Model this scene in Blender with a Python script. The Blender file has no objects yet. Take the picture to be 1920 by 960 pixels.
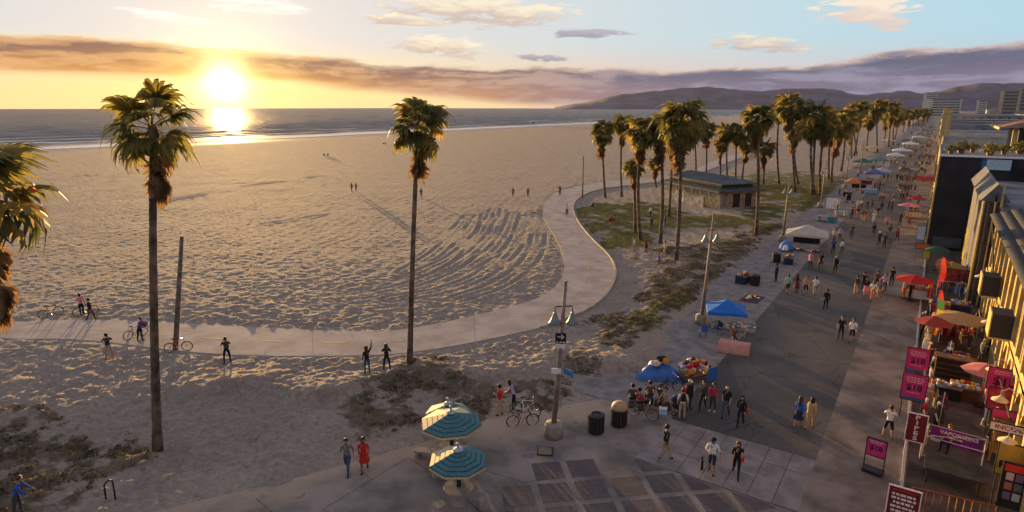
import bpy, bmesh, math, random
import numpy as np
from mathutils import Vector, Matrix, Euler
random.seed(7)
R = math.radians
PI = math.pi
scene = bpy.context.scene
COL = scene.collection

# ---------------------------------------------------------------- camera
# +Y runs along the boardwalk, +X inland, the sea lies at -X; the lens hovers 16 m up
CAM_H, FOC, PITCH, YAW = 16.0, 1150.0, 13.684, 34.221
cd = bpy.data.cameras.new('camera'); cam = bpy.data.objects.new('camera', cd); COL.objects.link(cam)
cam.location = (0, 0, CAM_H); cam.rotation_euler = (R(90 - PITCH), 0, R(YAW))
cd.sensor_width = 36; cd.lens = 36 * FOC / 1920; cd.clip_start = 0.2; cd.clip_end = 60000
scene.camera = cam

# ---------------------------------------------------------------- light
SUN_AZ, SUN_EL = -58.5, 1.9          # degrees from +Y (negative: towards the sea), degrees up
sdir = Vector((math.sin(R(SUN_AZ)) * math.cos(R(SUN_EL)), math.cos(R(SUN_AZ)) * math.cos(R(SUN_EL)), math.sin(R(SUN_EL))))
sl = bpy.data.lights.new('sun', 'SUN'); sl.energy = 5.0; sl.angle = R(0.6); sl.color = (1.0, 0.60, 0.22)
so = bpy.data.objects.new('sun', sl); COL.objects.link(so)
so.rotation_euler = (-sdir).to_track_quat('-Z', 'Y').to_euler(); so.location = (-60, 40, 60)

scene.view_settings.view_transform = 'Standard'; scene.view_settings.look = 'None'
scene.view_settings.exposure = 1.42; scene.view_settings.gamma = 1.0
scene.view_settings.use_curve_mapping = False
scene.cycles.use_denoising = True
scene.cycles.use_adaptive_sampling = True; scene.cycles.adaptive_threshold = 0.03
scene.cycles.max_bounces = 3; scene.cycles.diffuse_bounces = 2; scene.cycles.transparent_max_bounces = 6
scene.cycles.volume_bounces = 0; scene.cycles.sample_clamp_indirect = 6

# ---------------------------------------------------------------- sky
wd = bpy.data.worlds.new('World'); scene.world = wd; wd.use_nodes = True
wd.cycles.sampling_method = 'MANUAL'; wd.cycles.sample_map_resolution = 256
nt = wd.node_tree; nt.nodes.clear()
class NG:
    """short hand for shader maths"""
    def __init__(s, tree): s.t = tree
    def n(s, typ, **kw):
        o = s.t.nodes.new(typ)
        for k, v in kw.items(): setattr(o, k, v)
        return o
    def put(s, sock, v):
        if isinstance(v, bpy.types.NodeSocket): s.t.links.new(v, sock)
        else: sock.default_value = v
    def m(s, op, a, b=0.0, c=None, clamp=False):
        o = s.n('ShaderNodeMath', operation=op, use_clamp=clamp); s.put(o.inputs[0], a); s.put(o.inputs[1], b)
        if c is not None: s.put(o.inputs[2], c)
        return o.outputs[0]
    def ss(s, v, a, b):                # smooth step of v between a and b (either order)
        o = s.n('ShaderNodeMapRange', interpolation_type='SMOOTHSTEP', clamp=True)
        s.put(o.inputs[0], v); s.put(o.inputs[1], a); s.put(o.inputs[2], b); o.inputs[3].default_value = 0; o.inputs[4].default_value = 1
        return o.outputs[0]
    def mix(s, f, a, b, blend='MIX'):
        o = s.n('ShaderNodeMix', data_type='RGBA', blend_type=blend); o.clamp_factor = True
        s.put(o.inputs[0], f)
        for i, v in ((6, a), (7, b)): s.put(o.inputs[i], v if isinstance(v, bpy.types.NodeSocket) else (*v, 1))
        return o.outputs[2]
    def ramp(s, v, stops, interp='LINEAR'):
        o = s.n('ShaderNodeValToRGB'); s.put(o.inputs[0], v); e = o.color_ramp.elements; o.color_ramp.interpolation = interp
        while len(e) < len(stops): e.new(0.5)
        for el, (p, c) in zip(e, stops):
            el.position = p; el.color = (c, c, c, 1) if isinstance(c, (int, float)) else (*c, 1)
        return o.outputs[0]
    def noise(s, vec, scale, detail=4, rough=0.55, dist=0.0):
        o = s.n('ShaderNodeTexNoise'); s.put(o.inputs['Vector'], vec); o.inputs['Scale'].default_value = scale
        o.inputs['Detail'].default_value = detail; o.inputs['Roughness'].default_value = rough; o.inputs['Distortion'].default_value = dist
        return o.outputs[0]
    def comb(s, x, y, z):
        o = s.n('ShaderNodeCombineXYZ'); s.put(o.inputs[0], x); s.put(o.inputs[1], y); s.put(o.inputs[2], z); return o.outputs[0]
    def sep(s, v):
        o = s.n('ShaderNodeSeparateXYZ'); s.put(o.inputs[0], v); return o.outputs

g = NG(nt)
tc = g.n('ShaderNodeTexCoord'); dvec = tc.outputs['Generated']
X, Y, Z = g.sep(dvec)
el = g.m('MULTIPLY', g.m('ARCSINE', Z), 180 / PI)                        # elevation in degrees
sa = R(SUN_AZ)
fx = g.m('ADD', g.m('MULTIPLY', X, math.sin(sa)), g.m('MULTIPLY', Y, math.cos(sa)))
rx = g.m('SUBTRACT', g.m('MULTIPLY', X, math.cos(sa)), g.m('MULTIPLY', Y, math.sin(sa)))
phi = g.m('MULTIPLY', g.m('ARCTAN2', rx, fx), 180 / PI)                  # degrees right of the sun
aphi = g.m('ABSOLUTE', phi)
elp = g.m('MAXIMUM', el, 0.0)
sky = g.n('ShaderNodeTexSky', sky_type='NISHITA'); sky.sun_disc = False
sky.sun_elevation = R(SUN_EL); sky.sun_rotation = R(SUN_AZ); sky.altitude = 10; sky.air_density = 1.0; sky.dust_density = 2.0; sky.ozone_density = 1.5
nish = g.mix(1.0, sky.outputs[0], (0.08, 0.08, 0.08), 'MULTIPLY')
# thin bright veil of the evening air: warm white round the sun, pale cyan away from it, bluer overhead
veil = g.mix(g.ss(aphi, 8, 70), (0.60, 0.60, 0.59), (0.36, 0.57, 0.67))
veil = g.mix(g.ss(elp, 10, 42), veil, (0.31, 0.31, 0.40))
veil = g.mix(g.m('MULTIPLY', g.ss(aphi, 70, 165), 0.8), veil, (0.29, 0.24, 0.30))
low = g.mix(g.ss(aphi, 6, 42), (0.98, 0.72, 0.22), (0.72, 0.42, 0.30))
low = g.mix(g.ss(aphi, 40, 80), low, (0.34, 0.28, 0.38))
veil = g.mix(g.m('MULTIPLY', g.ss(elp, 6.0, 1.0), g.m('SUBTRACT', 0.85, g.m('MULTIPLY', g.ss(aphi, 25, 50), 0.25))), veil, low)
clear = g.mix(0.10, veil, nish, 'ADD')
# clouds
cv = g.comb(g.m('MULTIPLY', phi, 0.10), g.m('MULTIPLY', el, 0.42), 0.0)
n1 = g.noise(cv, 1.3, 4, 0.6, 0.4); n2 = g.noise(g.comb(g.m('MULTIPLY', phi, 0.05), g.m('MULTIPLY', el, 0.7), 3.0), 1.6, 3, 0.55)
pn = g.m('DIVIDE', g.m('ADD', phi, 20.0), 90.0, clamp=True)              # -20..70 degrees
wob = g.m('MULTIPLY', g.m('SUBTRACT', n1, 0.5), 1.3)
n3 = g.noise(g.comb(g.m('MULTIPLY', phi, 0.22), g.m('MULTIPLY', el, 1.1), 7.0), 1.5, 6, 0.66, 0.5)
top = g.m('ADD', g.m('MULTIPLY', g.ramp(pn, [(0.0, .56), (.06, .55), (.15, .55), (.227, .51), (.327, .455), (.357, .40), (.494, .39), (.57, .37), (.67, .345), (.767, .365), (.83, .45), (.93, .49), (1, .50)]), 9.0), g.m('ADD', wob, g.m('MULTIPLY', g.m('SUBTRACT', n3, 0.5), 1.1)))
bot = g.m('MULTIPLY', g.ramp(pn, [(0.0, .27), (.06, .26), (.15, .235), (.227, .225), (.28, .22), (.327, .17), (.40, .10), (.494, .02), (.55, 0.0), (1, 0.0)]), 9.0)
bank = g.m('MULTIPLY', g.ss(g.m('SUBTRACT', top, el), -0.12, 0.22), g.ss(g.m('ADD', g.m('SUBTRACT', el, bot), g.m('MULTIPLY', g.m('SUBTRACT', n2, 0.5), 0.8)), -0.35, 0.6))
depth = g.m('SUBTRACT', top, el)
bc = g.mix(g.ss(phi, 2, 40), (0.24, 0.11, 0.075), (0.075, 0.085, 0.155))
bc = g.mix(g.ss(phi, -4, -26), bc, (0.20, 0.11, 0.10))
bl = g.mix(g.ss(phi, 4, 44), (0.58, 0.24, 0.035), (0.12, 0.105, 0.19))
bc = g.mix(g.ss(depth, 0.4, 2.4), bc, bl)
bc = g.mix(g.m('MULTIPLY', g.ss(g.m('ADD', n2, g.m('MULTIPLY', g.m('SUBTRACT', n3, .5), 1.5)), 0.36, 0.72), 0.8), bc, g.mix(g.ss(phi, 0, 50), (0.70, 0.38, 0.15), (0.22, 0.225, 0.33)))
edge = g.m('MULTIPLY', g.ss(depth, 0.45, 0.0), 0.6)
bc = g.mix(edge, bc, g.mix(g.ss(phi, -5, 65), (1.0, 0.86, 0.55), (0.82, 0.55, 0.42)))
col = g.mix(g.m('MULTIPLY', bank, 0.97), clear, bc)
# single drifting clouds: (degrees right of sun, elevation, half width, half height, warmth)
for (cp, ce, cw, ch, warm) in [(21.0, 8.1, 9.6, 1.25, .8), (17.5, 5.2, 4.8, 1.05, .85), (14.0, 7.3, 5.0, .5, .9), (31.0, 6.2, 4.6, 0.42, .12), (27.0, 4.2, 2.6, .35, .1), (45.0, 5.1, 4.2, 0.9, .7), (53.0, 6.9, 3.6, 1.3, .9), (58.0, 8.1, 3.0, .5, .9),
                               (3.0, 8.0, 4.0, .7, 1.5), (-4.0, 6.7, 3.6, .45, 1.5)]:
    dx = g.m('DIVIDE', g.m('SUBTRACT', phi, cp), cw); dy = g.m('DIVIDE', g.m('SUBTRACT', el, g.m('ADD', ce, g.m('MULTIPLY', dx, -0.35 * ch))), ch)
    d2 = g.m('ADD', g.m('MULTIPLY', dx, dx), g.m('MULTIPLY', dy, dy))
    f = g.m('SUBTRACT', g.m('ADD', g.m('MULTIPLY', n3, 5.0), -1.55), d2)
    mk = g.ss(f, 0.0, 0.7)
    hot = (1.0, .86, .58) if warm <= 1 else (1.0, .96, .88)
    wf = min(warm, 1.0)
    lit = tuple(a * wf + b * (1 - wf) for a, b in zip(hot, (.30, .27, .36)))
    drk = tuple(a * min(1, wf * .9) + b * (1 - min(1, wf * .9)) for a, b in zip((.66, .46, .33) if warm <= 1 else (.95, .88, .76), (.17, .17, .27)))
    cc = g.mix(g.ss(g.m('ADD', dy, g.m('MULTIPLY', g.m('SUBTRACT', n3, .5), 4.0)), -0.7, 0.8), drk, lit)
    if cp > 45: cc = g.mix(0.45, cc, (.85, .60, .50))
    col = g.mix(g.m('MULTIPLY', mk, 0.8 if warm <= 1 else 0.6), col, cc)
# high broken cloud over the rest of the vault, as in view
hv = g.noise(g.comb(g.m('MULTIPLY', X, 2.0), g.m('MULTIPLY', Y, 2.0), g.m('MULTIPLY', Z, 5.0)), 1.6, 3, 0.6)
col = g.mix(g.m('MULTIPLY', g.m('MULTIPLY', g.ss(hv, 0.52, 0.75), 0.35), g.ss(elp, 10, 18)), col, (0.60, 0.50, 0.47))
# glow of the sun through the gap under the bank
dot = g.n('ShaderNodeVectorMath', operation='DOT_PRODUCT'); g.put(dot.inputs[0], dvec); dot.inputs[1].default_value = sdir
ang = g.m('MULTIPLY', g.m('ARCCOSINE', g.m('MINIMUM', dot.outputs['Value'], 1.0)), 180 / PI)
def bell(w, amp): return g.m('MULTIPLY', g.m('EXPONENT', g.m('MULTIPLY', g.m('POWER', g.m('DIVIDE', ang, w), 2.0), -1.0)), amp)
gl = g.n('ShaderNodeVectorMath', operation='SCALE'); gl.inputs[0].default_value = (1.0, .66, .14); g.put(gl.inputs['Scale'], g.m('ADD', bell(7.0, 0.17), bell(3.6, 0.58)))
gl2 = g.n('ShaderNodeVectorMath', operation='SCALE'); gl2.inputs[0].default_value = (1.0, .90, .62); g.put(gl2.inputs['Scale'], g.m('ADD', bell(1.7, 1.25), bell(0.75, 3.0)))
a1 = g.n('ShaderNodeVectorMath', operation='ADD'); g.put(a1.inputs[0], col); g.put(a1.inputs[1], gl.outputs[0])
a2 = g.n('ShaderNodeVectorMath', operation='ADD'); g.put(a2.inputs[0], a1.outputs[0]); g.put(a2.inputs[1], gl2.outputs[0])
bg = g.n('ShaderNodeBackground'); g.put(bg.inputs[0], a2.outputs[0]); bg.inputs[1].default_value = 0.455
wo = g.n('ShaderNodeOutputWorld'); nt.links.new(bg.outputs[0], wo.inputs[0])

# ---------------------------------------------------------------- materials
MATS = {}
def mat(name, col, rough=0.8, var=0.12, scale=3.0, bump=0.0, bscale=20.0, metal=0.0, spec=0.3, col2=None, trans=0.0, obj=True, geo=False):
    """principled material with noise-driven colour variation and relief"""
    if name in MATS: return MATS[name]
    m = bpy.data.materials.new(name); m.use_nodes = True; t = m.node_tree; q = NG(t)
    b = t.nodes['Principled BSDF']; b.inputs['Roughness'].default_value = rough; b.inputs['Metallic'].default_value = metal
    b.inputs['Specular IOR Level'].default_value = spec
    co = q.n('ShaderNodeNewGeometry').outputs['Position'] if geo else q.n('ShaderNodeTexCoord').outputs['Object' if obj else 'Generated']
    nz = q.noise(co, scale, 4, 0.6)
    c1 = tuple(max(0, c * (1 - var * 1.6)) for c in col); c2 = col2 or tuple(min(1, c * (1 + var * 1.6)) for c in col)
    q.put(b.inputs['Base Color'], q.mix(q.ss(nz, 0.3, 0.7), c1, c2))
    if bump:
        bp = q.n('ShaderNodeBump'); bp.inputs['Strength'].default_value = 0.8; bp.inputs['Distance'].default_value = bump
        q.put(bp.inputs['Height'], q.noise(co, bscale, 4, 0.6)); t.links.new(bp.outputs[0], b.inputs['Normal'])
    if trans:
        tr = q.n('ShaderNodeBsdfTranslucent'); q.put(tr.inputs[0], (*[min(1, c * 1.5) for c in c2], 1))
        mx = q.n('ShaderNodeMixShader'); mx.inputs[0].default_value = trans
        t.links.new(b.outputs[0], mx.inputs[1]); t.links.new(tr.outputs[0], mx.inputs[2])
        t.links.new(mx.outputs[0], t.nodes['Material Output'].inputs[0])
    MATS[name] = m
    return m
def paint(rgb, rough=0.6, **k):
    return mat('paint_%02x%02x%02x_%d' % (*[int(c * 255) for c in rgb], int(rough * 10)), rgb, rough, k.pop('var', 0.08), k.pop('scale', 6.0), **k)

# ---------------------------------------------------------------- mesh helpers
class MB:
    def __init__(s): s.v = []; s.f = []; s.m = []
    def add(s, vs, fs, m=0):
        o = len(s.v); s.v += [tuple(v) for v in vs]; s.f += [tuple(i + o for i in f) for f in fs]; s.m += [m] * len(fs); return s
    def box(s, c, d, rz=0.0, m=0, taper=1.0):
        hx, hy, hz = d[0] / 2, d[1] / 2, d[2] / 2; cs, sn = math.cos(rz), math.sin(rz); vs = []
        for z, k in ((-hz, 1), (hz, taper)):
            for x, y in ((-hx, -hy), (hx, -hy), (hx, hy), (-hx, hy)):
                x *= k; y *= k; vs.append((c[0] + x * cs - y * sn, c[1] + x * sn + y * cs, c[2] + z))
        return s.add(vs, [(3, 2, 1, 0), (4, 5, 6, 7), (0, 1, 5, 4), (1, 2, 6, 5), (2, 3, 7, 6), (3, 0, 4, 7)], m)
    def b2(s, x0, x1, y0, y1, z0, z1, m=0): return s.box(((x0 + x1) / 2, (y0 + y1) / 2, (z0 + z1) / 2), (abs(x1 - x0), abs(y1 - y0), abs(z1 - z0)), 0, m)
    def tube(s, pts, r, n=6, m=0, cap=True):
        pts = [Vector(p) for p in pts]; k = len(pts)
        rr = r if isinstance(r, (list, tuple)) else [r] * k
        o = len(s.v); up = None
        for i, p in enumerate(pts):
            d = (pts[min(i + 1, k - 1)] - pts[max(i - 1, 0)]).normalized()
            if up is None: up = d.orthogonal().normalized()
            a = (up - d * up.dot(d))
            a = a.normalized() if a.length > 1e-6 else d.orthogonal().normalized()
            up = a; b = d.cross(a)
            for j in range(n):
                t = 2 * PI * j / n; q = p + (a * math.cos(t) + b * math.sin(t)) * rr[i]; s.v.append(tuple(q))
        for i in range(k - 1):
            for j in range(n):
                s.f.append((o + i * n + j, o + i * n + (j + 1) % n, o + (i + 1) * n + (j + 1) % n, o + (i + 1) * n + j)); s.m.append(m)
        if cap:
            s.f.append(tuple(o + j for j in range(n))[::-1]); s.m.append(m); s.f.append(tuple(o + (k - 1) * n + j for j in range(n))); s.m.append(m)
        return s
    def lathe(s, prof, n=12, c=(0, 0, 0), m=0, ph=0.0):
        o = len(s.v); k = len(prof)
        for (r, z) in prof:
            for j in range(n):
                t = 2 * PI * j / n + ph; s.v.append((c[0] + r * math.cos(t), c[1] + r * math.sin(t), c[2] + z))
        for i in range(k - 1):
            for j in range(n):
                s.f.append((o + i * n + j, o + i * n + (j + 1) % n, o + (i + 1) * n + (j + 1) % n, o + (i + 1) * n + j)); s.m.append(m)
        s.f.append(tuple(o + j for j in range(n))[::-1]); s.m.append(m); s.f.append(tuple(o + (k - 1) * n + j for j in range(n))); s.m.append(m)
        return s
    def prism(s, poly, z0, z1, m=0):
        k = len(poly); vs = [(x, y, z0) for x, y in poly] + [(x, y, z1) for x, y in poly]
        return s.add(vs, [tuple(range(k))[::-1], tuple(range(k, 2 * k))] + [(i, (i + 1) % k, k + (i + 1) % k, k + i) for i in range(k)], m)
    def ball(s, c, r, m=0, nu=8, nv=5, jit=0.0, rng=random):
        rx_, ry_, rz_ = r if isinstance(r, (tuple, list)) else (r, r, r); prof = []
        o = len(s.v)
        for i in range(nv + 1):
            a = -PI / 2 + PI * i / nv
            for j in range(nu):
                t = 2 * PI * j / nu; k = 1 + (rng.uniform(-jit, jit) if jit else 0)
                s.v.append((c[0] + rx_ * k * math.cos(a) * math.cos(t), c[1] + ry_ * k * math.cos(a) * math.sin(t), c[2] + rz_ * k * math.sin(a)))
        for i in range(nv):
            for j in range(nu):
                s.f.append((o + i * nu + j, o + i * nu + (j + 1) % nu, o + (i + 1) * nu + (j + 1) % nu, o + (i + 1) * nu + j)); s.m.append(m)
        return s
    def torus(s, c, R_, r, axis='y', nu=18, nv=6, m=0):
        o = len(s.v)
        for i in range(nu):
            a = 2 * PI * i / nu
            for j in range(nv):
                b = 2 * PI * j / nv; q = R_ + r * math.cos(b); h = r * math.sin(b)
                p = (q * math.cos(a), h, q * math.sin(a)) if axis == 'y' else (q * math.cos(a), q * math.sin(a), h)
                s.v.append((c[0] + p[0], c[1] + p[1], c[2] + p[2]))
        for i in range(nu):
            for j in range(nv):
                s.f.append((o + i * nv + j, o + i * nv + (j + 1) % nv, o + ((i + 1) % nu) * nv + (j + 1) % nv, o + ((i + 1) % nu) * nv + j)); s.m.append(m)
        return s
    def mesh(s, name, mats, smooth=False):
        me = bpy.data.meshes.new(name); me.from_pydata(s.v, [], s.f)
        for mm in (mats if isinstance(mats, (list, tuple)) else [mats]): me.materials.append(mm)
        me.polygons.foreach_set('material_index', s.m)
        if smooth: me.polygons.foreach_set('use_smooth', [True] * len(s.f))
        me.update(); return me
    def build(s, name, mats, parent=None, smooth=False, loc=None, rz=0.0):
        o = bpy.data.objects.new(name, s.mesh(name, mats, smooth)); COL.objects.link(o)
        if parent: o.parent = parent
        if loc is not None: o.location = loc
        if rz: o.rotation_euler = (0, 0, rz)
        return o
def place(me, name, parent=None, loc=(0, 0, 0), rot=(0, 0, 0), sc=1.0):
    o = bpy.data.objects.new(name, me); COL.objects.link(o); o.parent = parent
    o.location = loc; o.rotation_euler = rot; o.scale = (sc, sc, sc) if not isinstance(sc, (tuple, list)) else sc
    return o
NW0 = ['first', 'second', 'third', 'fourth', 'fifth', 'sixth', 'seventh', 'eighth', 'ninth', 'tenth', 'eleventh', 'twelfth', 'thirteenth', 'fourteenth', 'fifteenth', 'sixteenth', 'seventeenth', 'eighteenth']
LABELS = {}
def tag(o, label, cat, group=None, kind=None):
    if label:
        o['label'] = label; LABELS.setdefault(label, []).append(o.name)
    if cat: o['category'] = cat
    if group: o['group'] = group
    if kind: o['kind'] = kind
    return o
def thing(name, label, cat, loc=(0, 0, 0), rz=0.0, group=None):
    o = bpy.data.objects.new(name, None); COL.objects.link(o); o.location = loc; o.rotation_euler = (0, 0, rz); o.empty_display_size = 0.2
    return tag(o, label, cat, group)
def setting(o, stuff=False): o['kind'] = 'stuff' if stuff else 'structure'; return o
def copy_tree(o, parent=None):
    c = o.copy(); COL.objects.link(c); c.parent = parent
    for ch in list(o.children): copy_tree(ch, c)
    return c
_txt = {}
def text_mesh(s, size, bold=0.0):
    key = (s, size, bold)
    if key in _txt: return _txt[key]
    cu = bpy.data.curves.new('lettering', 'FONT'); cu.body = s; cu.size = size; cu.align_x = 'CENTER'; cu.align_y = 'CENTER'; cu.extrude = 0.003; cu.offset = bold; cu.resolution_u = 2
    ob = bpy.data.objects.new('lettering', cu); COL.objects.link(ob); dg = bpy.context.evaluated_depsgraph_get()
    me = bpy.data.meshes.new_from_object(ob.evaluated_get(dg)); bpy.data.objects.remove(ob); _txt[key] = me
    return me
def lettering(s, size, m, parent, loc, rot, sx=1.0, bold=0.0):
    me = text_mesh(s, size, bold).copy(); me.materials.clear(); me.materials.append(m)
    return place(me, 'lettering', parent, loc, rot, (sx, 1, 1))

# ---------------------------------------------------------------- positions from image pixels: where a sight line of the photograph meets the ground
cp_, sp_, cy_, sy_ = math.cos(R(PITCH)), math.sin(R(PITCH)), math.cos(R(YAW)), math.sin(R(YAW))
FW = np.array([-sy_ * cp_, cy_ * cp_, -sp_]); RT = np.array([cy_, sy_, 0.0]); UPV = np.cross(RT, FW)
def sight(px, py): return FW + RT * (px - 960) / FOC + UPV * (480 - py) / FOC
def flat(px, py, z=0.0):
    d = sight(px, py); t = (z - CAM_H) / d[2]; return (d[0] * t, d[1] * t)

# ================================================================ GROUND
def _hash(ix, iy, seed):
    h = (ix.astype(np.int64) * 374761393 + iy.astype(np.int64) * 668265263 + seed * 1442695041) & 0xffffffff
    h = ((h ^ (h >> 13)) * 1274126177) & 0xffffffff
    return ((h ^ (h >> 16)) & 0xffff) / 65535.0
def vn(x, y, seed=0):
    ix, iy = np.floor(x), np.floor(y); fx_, fy_ = x - ix, y - iy; fx_ = fx_ * fx_ * (3 - 2 * fx_); fy_ = fy_ * fy_ * (3 - 2 * fy_)
    a, b, c, d = _hash(ix, iy, seed), _hash(ix + 1, iy, seed), _hash(ix, iy + 1, seed), _hash(ix + 1, iy + 1, seed)
    return (a * (1 - fx_) + b * fx_) * (1 - fy_) + (c * (1 - fx_) + d * fx_) * fy_
def fbm(x, y, seed=0, o=4):
    r = 0; a = 0.5; t = 0
    for i in range(o):
        r = r + a * vn(x * 2 ** i + 17 * i, y * 2 ** i - 9 * i, seed + i); t += a; a *= 0.5
    return r / t
def sst(v, a, b):
    t = np.clip((v - a) / (b - a), 0, 1); return t * t * (3 - 2 * t)
def pdist(x, y, pl):
    """distance to a polyline, and the side (positive: left of its direction)"""
    best = np.full(np.shape(x), 1e9); side = np.ones(np.shape(x))
    for (ax, ay), (bx, by) in zip(pl[:-1], pl[1:]):
        dx, dy = bx - ax, by - ay; L = dx * dx + dy * dy + 1e-9
        t = np.clip(((x - ax) * dx + (y - ay) * dy) / L, 0, 1)
        d = np.hypot(x - ax - t * dx, y - ay - t * dy); k = d < best - 1e-9
        best = np.where(k, d, best); side = np.where(k, np.sign(dx * (y - ay) - dy * (x - ax)), side)
    return best, side
def smooth_line(pts, it=2):
    p = [np.array(q, float) for q in pts]
    for _ in range(it):
        q = [p[0]]
        for a, b in zip(p[:-1], p[1:]): q += [a * .75 + b * .25, a * .25 + b * .75]
        p = q + [p[-1]]
    return [tuple(v) for v in p]
UP = 0.22                                                                 # the beach lies this much above the promenade
SCARP = [(-120, -38), (-70, -6), (-48, 6.0), flat(60, 790, .3), flat(200, 752, .3), flat(330, 735, .3), flat(450, 728, .3), flat(580, 742, .3), flat(660, 735, .3), flat(760, 705, .3), flat(880, 705, .3), flat(1000, 695, .3), flat(1060, 672, .3), flat(1130, 690, .3), flat(1190, 672, .3), flat(1240, 620, .3), flat(1290, 560, .3), (-17.0, 58), (-16.6, 75), (-16.6, 1200)]
PATH_L = smooth_line([(-110, 0), (-80, 6.5), flat(0, 608, UP), flat(150, 597, UP), flat(400, 610, UP), flat(700, 625, UP), flat(800, 612, UP), flat(900, 590, UP), flat(1000, 565, UP), flat(1045, 540, UP), flat(1062, 500, UP), flat(1050, 460, UP), flat(1028, 425, UP), flat(1016, 400, UP), flat(1022, 378, UP), flat(1045, 358, UP), flat(1110, 343, UP), flat(1200, 334, UP), flat(1290, 325, UP), (-55, 190), (-58, 260)])
PATH_R = smooth_line([(-108, -5), (-78, 2), flat(0, 638, UP), flat(150, 634, UP), flat(400, 668, UP), flat(700, 668, UP), flat(800, 658, UP), flat(900, 640, UP), flat(1030, 612, UP), flat(1125, 570, UP), flat(1156, 520, UP), flat(1148, 485, UP), flat(1110, 450, UP), flat(1085, 420, UP), flat(1073, 395, UP), flat(1078, 376, UP), flat(1110, 358, UP), flat(1160, 350, UP), flat(1290, 336, UP), (-50, 190), (-53, 260)])
PATH_C = [((a[0] + b[0]) / 2, (a[1] + b[1]) / 2) for a, b in zip(PATH_L, PATH_R)]
PATH_W = [math.hypot(a[0] - b[0], a[1] - b[1]) / 2 for a, b in zip(PATH_L, PATH_R)]
BANKS = [(*flat(610, 738, .3), 2.6), (*flat(1125, 682, .3), 3.2), (*flat(440, 722, .3), 1.8)]
def base_height(x, y):
    x = np.asarray(x, float); y = np.asarray(y, float)
    d, s = pdist(x, y, SCARP); sd = d * s + (fbm(x * .35, y * .35, 5, 3) - .5) * 2.6
    h = UP * sst(sd, -1.6, 0.9)
    for cx, cy, rr in BANKS:                                            # eroded banks drop off steeply
        w = np.exp(-(((x - cx) ** 2 + (y - cy) ** 2) / rr ** 2)); h = h * (1 - w) + w * (UP + .30) * sst(sd, -.55, .15)
    near = np.exp(-(((x + 24) / 16) ** 2 + ((y - 24) / 18) ** 2))
    h = h + near * 0.14 * np.exp(-(((sd - 1.2) / 1.3) ** 2))            # a low crest along the bank
    h = h - sst(x, -250, -292) * 0.55
    return h
def footing(px, py):
    """ground point seen at a picture position"""
    z = 0.0
    for _ in range(6):
        x, y = flat(px, py, z); z = float(base_height(x, y)) if x < -14.6 else 0.0
    return Vector((x, y, z))
def axis_steps(a, b, s0, k):
    v = [0.0]
    while v[-1] < max(abs(a), abs(b)): v.append(v[-1] + max(s0, k * v[-1]))
    p = [q for q in v if q <= b]; n_ = [-q for q in v[1:] if -q >= a]
    return np.array(sorted(n_ + p))
xs = axis_steps(-296, 2.4, 0.15, 0.0048); xs = xs[xs < 2.4]
ys = axis_steps(-14, 620, 0.15, 0.0048)
GX, GY = np.meshgrid(xs, ys)
H0 = base_height(GX, GY)
dl_, sl0 = pdist(GX, GY, PATH_L[::2] + PATH_L[-1:]); dr_, sr0 = pdist(GX, GY, PATH_R[::2] + PATH_R[-1:])
outp = np.where((sl0 < 0) & (sr0 > 0), 0.0, np.minimum(dl_, dr_))       # metres outside the path
onpath = sst(outp, 1.0, 0.0)
sand = sst(GX, -14.2, -16.5)                                             # the pavements end there
rough_near = sst(np.hypot(GX, GY), 78, 30) * (1 - .45 * sst(outp * np.sign(-sl0 * -1) * np.where(sl0 > 0, 1, 0), .5, 3))
big = (fbm(GX * .12, GY * .12, 11, 3) - .5) * 0.20
foot = (np.abs(fbm(GX * 1.5 + .4 * fbm(GX, GY, 3, 2), GY * 1.5, 21, 3) - .5) * 2) ** .8
foot2 = fbm(GX * 3.1, GY * 3.1, 31, 2) - .5
rake = np.sin((GX * .55 + GY * .25) * 6.0 + 5 * fbm(GX * .1, GY * .1, 8, 2)) * .012
hh = big * .45 + (foot - .35) * 0.26 * (0.10 + 0.90 * rough_near) + foot2 * 0.17 * (0.30 + .70 * rough_near) + rake * .5
wet = sst(GX, -245, -285)
hh = hh * (1 - 0.9 * wet) * (1 - onpath) * sand
# wheel tracks of the beach tractor, pressed in arcs
TR = [[(700, 545), (800, 530), (880, 505), (945, 455), (965, 400)], [(735, 560), (840, 545), (930, 505), (985, 440), (990, 405)], [(790, 512), (860, 480), (910, 430), (930, 392)], [(800, 480), (850, 440), (880, 405)], [(760, 510), (830, 470), (870, 420)], [(860, 560), (950, 530), (1005, 480), (1010, 440)], [(640, 560), (760, 540), (860, 500), (905, 450), (915, 400)], [(300, 380), (450, 350), (600, 330)], [(150, 330), (300, 322), (420, 318)], [(500, 420), (640, 400), (760, 380)]]
for k, tr in enumerate(TR):
    pl = smooth_line([flat(*q, UP) for q in tr], 2)
    bx = [min(p[0] for p in pl) - 3, max(p[0] for p in pl) + 3, min(p[1] for p in pl) - 3, max(p[1] for p in pl) + 3]
    jj = np.where((ys > bx[2]) & (ys < bx[3]))[0]; ii = np.where((xs > bx[0]) & (xs < bx[1]))[0]
    sl_ = np.s_[jj[0]:jj[-1] + 1, ii[0]:ii[-1] + 1]
    d, s_ = pdist(GX[sl_], GY[sl_], pl)
    for off in (-0.85, 0.85):
        e = d * s_ - off; sub = hh[sl_]; sub *= (1 - .5 * np.exp(-(e / .45) ** 2)); dep = 2.2 * sst(fbm(GX[sl_] * .22, GY[sl_] * .22, 200 + k, 3), .3, .7); sub += dep * (-0.035 * np.exp(-(e / .22) ** 2) + 0.022 * np.exp(-((np.abs(e) - .4) / .18) ** 2))
FCW = [(-60, -45), (-30, 2), (-24.5, 9.5), (-21.5, 14.5), (-19.5, 18.5), (-18.3, 22.4), (-16.5, 25.2), (-13.6, 29.05), (-13.0, 60)]
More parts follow.
